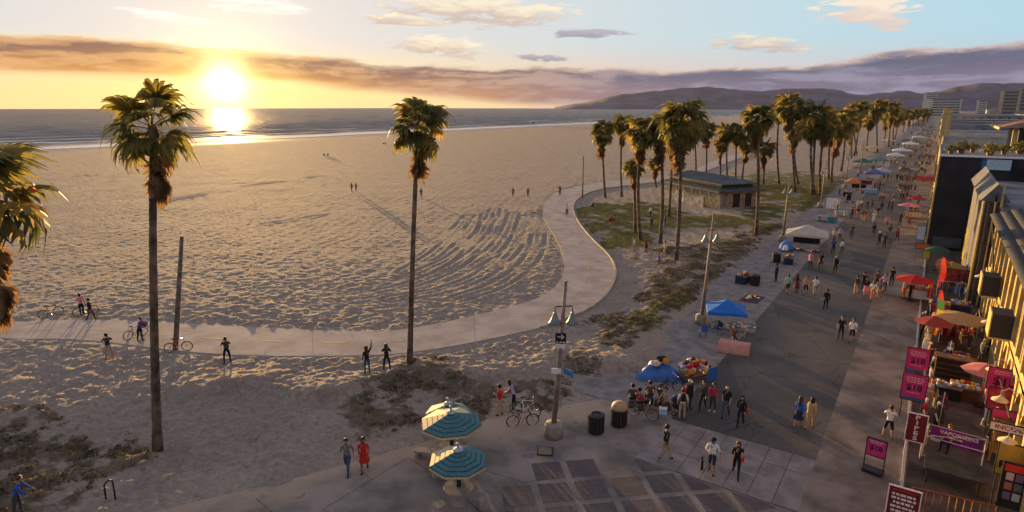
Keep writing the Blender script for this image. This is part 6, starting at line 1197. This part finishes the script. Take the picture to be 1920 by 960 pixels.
board(1718, 803, 1.5, .74, 1.35, MAROON, 'maroon upright sign reading PIPES on the kerb', [(c, .27, LW, .52 - .26 * i, 1.35, .008) for i, c in enumerate('PIPES')], frame=LW)
board(1693, 946, 1.3, 1.0, 1.3, MAROON, 'maroon text board at the bottom edge on the kerb', [('#', .05, DKRED, .54, .8, 0), ('#', .09, LW, .36, .8, 0), ('#', .09, LW, .20, .8, 0), ('#', .10, LW, .02, .65, 0), ('#', .09, LW, -.16, .8, 0), ('#', .09, LW, -.34, .75, 0), ('#', .09, LW, -.50, .7, 0)], frame=LW)
p = stand(1636, 886); t = thing('easel_sign', 'pink price sign in a black stand on the concrete strip', 'sign', (p.x, p.y, .015), R(-8)); MB().box((0, 0, 1.22), (.74, .04, .78)).build('panel', PINK, t); [MB().box((s * .39, 0, .83), (.04, .06, 1.62)).build('post', BLK, t) for s in (-1, 1)]; MB().box((0, .0, 1.63), (.8, .06, .04)).build('rail', BLK, t); MB().box((0, 0, .80), (.74, .05, .04)).build('rail', BLK, t); MB().box((0, 0, .1), (.82, .5, .12)).build('foot', BLK, t); lettering('$18', .34, INK, t, (0, -.025, 1.2), (R(90), 0, 0), 1, .01); print_line(t, .55, .05, PNK2, -.024, 1.52, 5); print_line(t, .5, .05, PNK2, -.024, 1.43, 6)
board(1884, 714, 2.6, 1.35, 1.15, PINK, 'upper pink price board hung from the shop front', [('$18', .62, INK, -.12, 1, .015), ('#', .07, PNK2, .42, .9, 0), ('#', .07, PNK2, .30, .9, 0)], posts=False); board(1890, 792, 1.9, 1.25, 1.05, PINK, 'lower pink price board beside the INCENSE stall', [('$18', .62, INK, -.16, 1, .015)], posts=True); board(1888, 752, 2.0, 1.5, 1.1, mat('red_picture', (.42, .03, .06), .5, .3, 1.5), 'red picture board with a dark figure between the pink boards', [], posts=True)
board(1898, 806, 2.15, 1.55, .36, WHITE, 'white sign with red letters INCENSE over the timber stall', [('INCENSE', .27, RED, 0, 1.15, .01)], posts=False); board(1902, 866, 2.2, 1.1, 1.35, MUST, 'mustard board with black letters PIPES', [('PIPES', .42, INK, -.25, 1.0, .02)], posts=True, frame=BLK)
board(1908, 915, 1.55, 1.05, 1.9, BLK, 'poster board headed PIPES in yellow on red, lower right', [('PIPES', .24, paint((.65, .5, .1)), .78, 1.2, .012)], posts=True)
c = seen_at(1908, 915, 1.55); pb_ = thing('poster', 'picture poster of pipes pinned under the red header at the lower right', 'poster', (c.x, c.y - .04, 1.55)); MB().box((0, 0, .78), (1.0, .012, .3)).build('header', DKRED, pb_)
for k in range(9): MB().box((-.3 + (k % 3) * .3, -.002, .42 - (k // 3) * .42), (.24, .012, .32)).build('picture', paint([(.5, .38, .36), (.16, .1, .2), (.45, .42, .4), (.4, .12, .08), (.12, .12, .14)][k % 5]), pb_)
t = thing('timber_stall', 'orange timber stall frame hung with wares under the INCENSE sign', 'stall', (*flat(1893, 865)[0:2], .03)); [MB().box((a, b2, 1.0), (.09, .09, 2.0)).build('post', OCH, t) for a in (-.8, .8) for b2 in (-.5, .5)]; [MB().box((0, 0, z_), (1.7, 1.1, .05)).build('shelf', OCH, t) for z_ in (.5, 1.1, 1.75)]; MB().box((0, 0, 2.0), (1.8, 1.2, .08)).build('roof', BRN, t)
for k in range(14): MB().box((rg.uniform(-.7, .7), -.45, .62 + .6 * (k % 3)), (.12, .1, rg.uniform(.1, .26)), rg.random()).build('ware', cloth(rg.choice(['red', 'white', 'teal', 'orange', 'yellow', 'purple'])), t)
# banner pen, railing and counter
t = thing('banner_pen', 'metal pen with a purple VAPORIZERS banner in the court', 'barrier', (*flat(1784, 862)[0:2], .03), R(-6)); METP = paint((.42, .38, .34), .5)
for x_ in (-1.1, 1.1):
    for y_ in (-.7, .7): MB().tube([(x_, y_, 0), (x_, y_, 1.15)], .025, 6).build('post', METP, t)
for a, b2 in (((-1.1, -.7, 1.12), (1.1, -.7, 1.12)), ((-1.1, .7, 1.12), (1.1, .7, 1.12)), ((-1.1, -.7, 1.12), (-1.1, .7, 1.12)), ((1.1, -.7, 1.12), (1.1, .7, 1.12)), ((-1.1, -.7, 1.12), (1.1, .7, 1.1)), ((-1.1, -.7, .1), (1.1, -.7, .1))): MB().tube([a, b2], .022, 6).build('rail', METP, t)
bn = MB().box((0, .66, .72), (2.0, .02, .78)).build('banner', PURP, t); lettering('VAPORIZERS', .24, LW, bn, (.1, .645, .92), (R(90), 0, 0), 1.1, .006); print_line(bn, .5, .07, LW, .645, .72, 9); MB().box((-.35, .642, .55), (1.1, .012, .10), 0).build('print', INK, bn); MB().box((-.7, .644, .5), (.5, .012, .28)).build('print', paint((.45, .4, .5)), bn)
t = thing('covered_table', 'table under a black sheet inside the metal pen', 'table', (*flat(1782, 905)[0:2], .03)); MB().box((0, 0, .72), (2.1, 1.5, .06)).build('sheet', mat('black_sheet', (.035, .035, .03), .8, .3, 1.5), t); [MB().box((a, b2, .34), (.06, .06, .68)).build('leg', DARKM, t) for a in (-.9, .9) for b2 in (-.6, .6)]
t = thing('court_railing', 'red-brown railing with lit balusters at the bottom right', 'railing', (*flat(1778, 985)[0:2], .03), R(8)); RB = mat('red_brown_rail', (.20, .05, .025), .6, .2, 3.0); [MB().tube([(-1.35, 0, z_), (1.35, 0, z_)], .035, 6).build('rail', RB, t) for z_ in (.25, 1.25)]
for k in range(12): MB().tube([(-1.35 + k * .2455, 0, .0 if k % 11 == 0 else .25), (-1.35 + k * .2455, 0, 1.25)], .028 if k % 11 == 0 else .018, 6).build('baluster', RB if k < 5 else OCH, t)  # sunlight on the lit balusters put in as the orange timber colour
t = thing('counter', 'black timber counter with brown top rail in the court', 'counter', (*flat(1782, 716)[0:2], .03)); MB().box((0, 0, .75), (1.75, .7, 1.5)).build('body', paint((.018, .014, .013), .7), t); MB().box((0, 0, 1.54), (1.95, .85, .08)).build('top', BRN, t); [MB().box((0, -.355, .2 + .32 * k), (1.7, .02, .04)).build('batten', BRN, t) for k in range(4)]; [MB().box((s * .95, .5, .75), (.1, .1, 1.5)).build('post', OCH, t) for s in (-1, 1)]
def parasol(loc, label, rgb, rad=1.4, ht=2.2, n_=6, rz=0.0, tilt=0.0, rgb2=None):
    t = thing('market_parasol', label, 'parasol', loc, rz, 'cloth parasols of the shops'); MB().tube([(0, 0, 0), (0, 0, ht + .45)], .03, 8).build('pole', BRN, t); MB().lathe([(.25, 0), (.25, .06), (.05, .1)], 10).build('foot', DARKM, t); c = None
    for k in range(n_):
        a0, a1 = 2 * PI * k / n_, 2 * PI * (k + 1) / n_; m = paint(rgb if (k % 2 or not rgb2) else rgb2, .7, trans=.35); ms = [(0, 0, ht + .45)]
        for q in (.5, 1.0):
            for a in (a0, (a0 + a1) / 2, a1): rr = rad * q * (.93 if a not in (a0, a1) else 1); ms.append((rr * math.cos(a), rr * math.sin(a), ht + .45 - .45 * q ** 1.15 - (.05 * q if a not in (a0, a1) else 0)))
        MB().add(ms, [(0, 1, 2), (0, 2, 3), (1, 4, 5, 2), (2, 5, 6, 3)]).build('panel', m, t)
    return t
c = seen_at(1850, 690, 2.3); parasol((c.x, c.y, .03), 'salmon pink parasol in the court', (.60, .22, .22), 1.15, 2.1, 6); c = seen_at(1800, 592, 2.3); parasol((c.x, c.y, .03), 'tan square parasol in the court beyond the pink one', (.46, .30, .16), 1.75, 2.1, 4, .4); c = seen_at(1716, 523, 2.0); parasol((c.x, c.y, .02), 'red parasol over a cart on the concrete strip', (.50, .02, .02), 1.5, 1.9, 6, .3); c = seen_at(1706, 383, 2.0); parasol((c.x, c.y, .02), 'pink and lilac parasol over the far drinks stall', (.55, .18, .38), 1.6, 1.8, 8, 0, 0, (.62, .30, .30)); c = seen_at(1712, 373, 2.0); parasol((c.x + .4, c.y + 1.5, .02), 'red parasol just behind the pink and lilac one', (.50, .03, .03), 1.5, 1.9, 6)
for (px, py, lb, c1) in [(1712, 408, 'pale drinks stall under the pink and lilac parasol', 'cream'), (1716, 560, 'cart with bottles under the red parasol', 'white')]:
    t = thing('drinks_stall', lb, 'stall', stand(px, py), 0); MB().box((0, 0, .5), (2.0, .9, .8)).build('body', cloth(c1), t); MB().box((0, 0, .93), (2.1, 1.0, .06)).build('counter', WOOD, t); [MB().lathe([(.05, .96), (.05, 1.16), (.02, 1.22)], 7, (-.85 + k * .17, -.2 + .1 * (k % 3), 0)).build('bottle', cloth(rg.choice(['green', 'yellow', 'red', 'white', 'black'])), t) for k in range(11)]
who(1704, 566, 60, 'seller in dark shirt behind the bottle cart', top='black', bottom='black', pz_='stand')
# feather flags
def flag(px, py, z, h, rgb, label, rz=0.3):
    c = seen_at(px, py, z); t = thing('feather_flag', label, 'flag', (c.x, c.y, .03), rz, 'tall feather flags in the court'); MB().tube([(0, 0, 0), (0, 0, h * .8), (.10, 0, h * .97), (.28, 0, h)], .02, 6).build('pole', DARKM, t); vs = []; n_ = 14
    for i in range(n_ + 1): q = i / n_; z_ = h * (.18 + .80 * q); w = .44 * math.sin(PI * (.12 + .8 * q)) ** .6; vs += [(.03, .02 * math.sin(q * 9), z_), (.03 + w, .10 * math.sin(q * 7 + 1), z_ - .1)]
    for k, m in enumerate(rgb):
        i0, i1 = int(n_ * k / len(rgb)), int(n_ * (k + 1) / len(rgb)); MB().add(vs[2 * i0:2 * i1 + 2], [(2 * j, 2 * j + 1, 2 * j + 3, 2 * j + 2) for j in range(i1 - i0)]).build('cloth', paint(m, .7, trans=.35), t, True)
    return t
flag(1745, 640, .2, 4.0, [(.40, .12, .02), (.34, .05, .02), (.38, .27, .04), (.05, .15, .05), (.34, .03, .03)], 'rainbow feather flag standing at the kerb'); flag(1803, 480, 1.2, 4.2, [(.6, .42, .04), (.62, .46, .06)], 'yellow feather flag before the dark wall', .1); flag(1742, 383, .3, 3.4, [(.62, .50, .04)], 'bright yellow flag at the foot of the dark-walled building', .2); flag(1752, 340, .3, 4.5, [(.04, .32, .12)], 'green flag beyond the bright yellow one', .2); flag(1756, 545, .3, 3.4, [(.36, .03, .03), (.4, .05, .03)], 'red feather flag behind the rainbow one', .2)
board(1832, 478, 2.6, 1.2, 2.9, BLK, 'tall black sign with gold scrolls by the dark wall', [('S', .9, MUST, .75, 1.3, .01), ('~', .9, MUST, .1, 1.6, .02), ('S', .8, LW, -.6, 1.3, .01)], posts=True)
c = seen_at(1768, 497, 2.3); t = thing('round_sign', 'round orange sign on a post in the court', 'sign', (c.x, c.y, .03)); MB().tube([(0, -.02, 2.3), (0, .03, 2.3)], .55, 18).build('disc', mat('orange_disc', (.48, .16, .08), .6, .25, 2.0), t); MB().tube([(0, .04, 0), (0, .04, 1.8)], .03, 6).build('post', DARKM, t)
for (px, py, z, w, h, m, lb) in [(1730, 462, 1.6, 1.3, .5, paint((.58, .13, .05)), 'orange-red awning sign on the corner of the dark wall'), (1737, 478, 1.5, .6, .8, paint((.6, .4, .05)), 'small yellow sign under the orange-red one'), (1727, 437, 1.6, .8, 1.6, paint((.55, .57, .6)), 'pale upright sign at the foot of the dark wall'), (1733, 335, 1.8, 3.0, .8, paint((.45, .04, .04)), 'red striped awning board beyond the yellow flag'), (1790, 520, 1.6, 2.0, 1.4, mat('red_rack', (.20, .03, .03), .8, .5, 2.5), 'dark red rack of wares at the back of the court'), (1835, 515, 1.2, 1.2, .9, paint((.6, .26, .05)), 'orange lit panel at the back of the court')]: board(px, py, z, w, h, m, lb, [])
# clothes racks and mannequins along the kerb
mq = [(1845, 800, -100, 'headless-pose white mannequin in black dress and pale tights by the red picture', 'black', 'white'), (1742, 720, -90, 'white-haired mannequin in black beside the farther pink board', 'black', 'white'), (1750, 765, -80, 'mannequin in teal top beside the nearer pink board', 'teal', 'cream'), (1749, 812, -95, 'mannequin in dark clothes behind the PIPES sign', 'dark grey', 'black'), (1862, 668, -120, 'mannequin in white and yellow by the shop pillar', 'white', 'yellow'), (1795, 662, -90, 'mannequin in yellow behind the timber counter', 'yellow', 'brown'), (1815, 655, -60, 'mannequin in orange right of the yellow one', 'orange', 'brown')]
for (px, py, f, lb, c1, c2) in mq: person((*flat(px, py)[0:2], .04), R(f), lb, top=c1, bottom=c2, pz_='phone' if px % 2 else 'stand', hair='none', sk_=(.62, .58, .52), shoe='white', name='mannequin', cat='mannequin', group='shop mannequins', shorts=px == 1845)
for (px, py, f, lb, kw) in [(1855, 668, -40, 'shopkeeper in black with arms raised near the shop pillar', dict(top='black', bottom='black', pz_='photo')), (1775, 843, 160, 'fair-haired person seated behind the purple banner', dict(top='green', bottom='black', pz_='sit', hc=2)), (1800, 560, 30, 'shopper in orange light before the red rack', dict(top='tan', bottom='black')), (1822, 560, -20, 'shopper in dark clothes right of the orange-lit one', dict(top='orange', bottom='black', pz_='stand')), (1728, 640, 10, 'person in black behind the pink boards at the kerb', dict(top='black', bottom='black', pz_='stand')), (1738, 648, 200, 'person in cream top at the kerb behind the pink boards', dict(top='cream', bottom='dark grey', pz_='stand'))]: who(px, py, f, lb, **kw)
for k, (px, py, lb) in enumerate([(1737, 770, 'rack of bright clothes along the kerb beside the nearer pink board'), (1760, 800, 'rack of dark and red clothes behind the mannequins'), (1775, 690, 'rack of mixed clothes left of the counter')]):
    t = thing('clothes_rack', lb, 'clothes rack', (*flat(px, py)[0:2], .03), R(86)); MB().tube([(-1, 0, 0), (-1, 0, 1.5), (1, 0, 1.5), (1, 0, 0)], .02, 6).build('rail', METP, t)
    for j in range(16): MB().box((-.9 + j * .12, 0, 1.02), (.05, .42, rg.uniform(.7, .95)), rg.uniform(-.2, .2), 0, .7).build('garment', cloth(rg.choice([['yellow', 'white', 'orange', 'tan', 'red'], ['black', 'maroon', 'red', 'dark grey', 'purple'], ['blue', 'orange', 'white', 'black', 'teal']][k])), t)
for (px, py, lb, c1) in [(1747, 610, 'folded grey cloth stall beside the rainbow flag', 'dark grey'), (1780, 640, 'table of hats in front of the tan parasol', 'brown'), (1770, 745, 'dark box of goods at the foot of the counter', 'black')]:
    t = thing('ware_table', lb, 'table', (*flat(px, py)[0:2], .03)); MB().box((0, 0, .72), (1.5, .9, .06)).build('table_top', WOOD, t); MB().box((0, 0, .36), (1.4, .8, .66)).build('skirt', cloth(c1), t)
    for j in range(9): MB().ball((-.6 + j * .15, rg.uniform(-.3, .3), .82), (.11, .11, .09), 0, 8, 4).build('ware', cloth(rg.choice(['cream', 'white', 'orange', 'light blue', 'tan'])), t)

# more wares crowding the court
for k, (x_, y_, lb, c1) in enumerate([(1.5, 47.5, 'parasol of faded red cloth between the flags', (.34, .05, .04)), (2.7, 66.0, 'ochre parasol at the back of the court by the dark wall', (.42, .27, .08)), (1.6, 73.0, 'dark green parasol close to the foot of the dark wall', (.05, .12, .07))]): parasol((x_, y_, .03), lb, c1, 1.15, 2.1, 6, k * .3)
q_ = 0
for (x_, y_, f_, c1, c2, lb) in [(1.35, 35.2, -95, 'crimson', 'black', 'mannequin in crimson top, first behind the PIPES sign'), (1.35, 37.0, -85, 'white', 'navy', 'mannequin in white top between the two pink boards'), (1.3, 40.6, -100, 'pink', 'white', 'mannequin in pink top behind the farther pink board'), (1.4, 44.4, -90, 'orange', 'black', 'mannequin in orange top beside the counter'), (1.4, 50.5, -95, 'teal', 'cream', 'mannequin in teal top by the faded red parasol'), (4.2, 36.0, -110, 'red', 'black', 'mannequin in red top under the shop lamps'), (4.2, 42.0, -110, 'lilac', 'white', 'mannequin in lilac against the sunlit yellow pillars'), (4.2, 47.0, -110, 'cream', 'brown', 'mannequin in cream against the sunlit yellow pillars farther back')]:
    person((x_, y_, .04), R(f_), lb, top=c1, bottom=c2, pz_='phone' if q_ % 2 else 'stand', hair='none', sk_=(.62, .58, .52), shoe='white', name='mannequin', cat='mannequin', group='shop mannequins'); q_ += 1
for k, (x_, y_, rz_, lb) in enumerate([(1.25, 46.3, 88, 'rack of white and yellow clothes at the kerb past the pink boards'), (1.3, 53.0, 90, 'rack of dark clothes at the kerb by the rainbow flag'), (3.0, 50.0, 5, 'rack of red clothes across the court'), (4.2, 39.5, 90, 'rack of pink clothes against the shop front'), (4.25, 53.5, 90, 'rack of brown clothes against the shop front'), (2.8, 62.5, 0, 'rack of blue clothes at the back of the court'), (1.3, 60.5, 90, 'rack of orange scarves at the kerb near the dark wall')]):
    t = thing('clothes_rack', lb, 'clothes rack', (x_, y_, .03), R(rz_)); MB().tube([(-1, 0, 0), (-1, 0, 1.5), (1, 0, 1.5), (1, 0, 0)], .02, 6).build('rail', METP, t)
    for j in range(14): MB().box((-.9 + j * .138, 0, 1.02), (.06, .42, rg.uniform(.7, .95)), rg.uniform(-.25, .25), 0, .7).build('garment', cloth(rg.choice([['white', 'yellow', 'cream'], ['black', 'dark grey', 'navy'], ['red', 'crimson', 'maroon'], ['pink', 'crimson', 'white'], ['brown', 'tan', 'black'], ['blue', 'navy', 'light blue'], ['orange', 'yellow', 'red']][k])), t)
for k, (x_, y_, lb, c1) in enumerate([(2.9, 45.5, 'table of bags in the middle of the court', 'maroon'), (2.9, 53.5, 'table of masks under the tan parasol', 'black'), (3.2, 40.5, 'table of sunglasses right of the counter', 'brown'), (2.0, 57.8, 'table of bright cloth near the red feather flag', 'crimson'), (3.4, 58.5, 'table of toys at the back of the court', 'navy')]):
    t = thing('ware_table', lb, 'table', (x_, y_, .03)); MB().box((0, 0, .72), (1.4, .9, .06)).build('table_top', WOOD, t); MB().box((0, 0, .36), (1.3, .8, .66)).build('skirt', cloth(c1), t)
    for j in range(12): MB().box((-.6 + (j % 6) * .23, -.25 + .5 * (j // 6), .84), (.16, .2, rg.uniform(.08, .3)), rg.uniform(0, 1)).build('ware', cloth(rg.choice(['cream', 'white', 'orange', 'light blue', 'red', 'yellow', 'purple'])), t)


# ================================================================ AIR
def haze():
    m = bpy.data.materials.new('haze_air'); m.use_nodes = True; t = m.node_tree; t.nodes.clear()
    v = t.nodes.new('ShaderNodeVolumePrincipled'); v.inputs['Color'].default_value = (.66, .70, 1.0, 1); v.inputs['Density'].default_value = 2.4e-5; v.inputs['Anisotropy'].default_value = .1
    o = t.nodes.new('ShaderNodeOutputMaterial'); t.links.new(v.outputs[0], o.inputs['Volume'])
    b = MB().b2(-5700, 5300, -2700, 5500, -4.5, 215).build('haze', m); b['kind'] = 'stuff'
    b.visible_shadow = True
    return b
haze()
for k_, v_ in LABELS.items():
    if len(v_) > 1 and len({bpy.data.objects[n].get('group') for n in v_}) > 1: print('SHARED LABEL', k_, v_[:4])
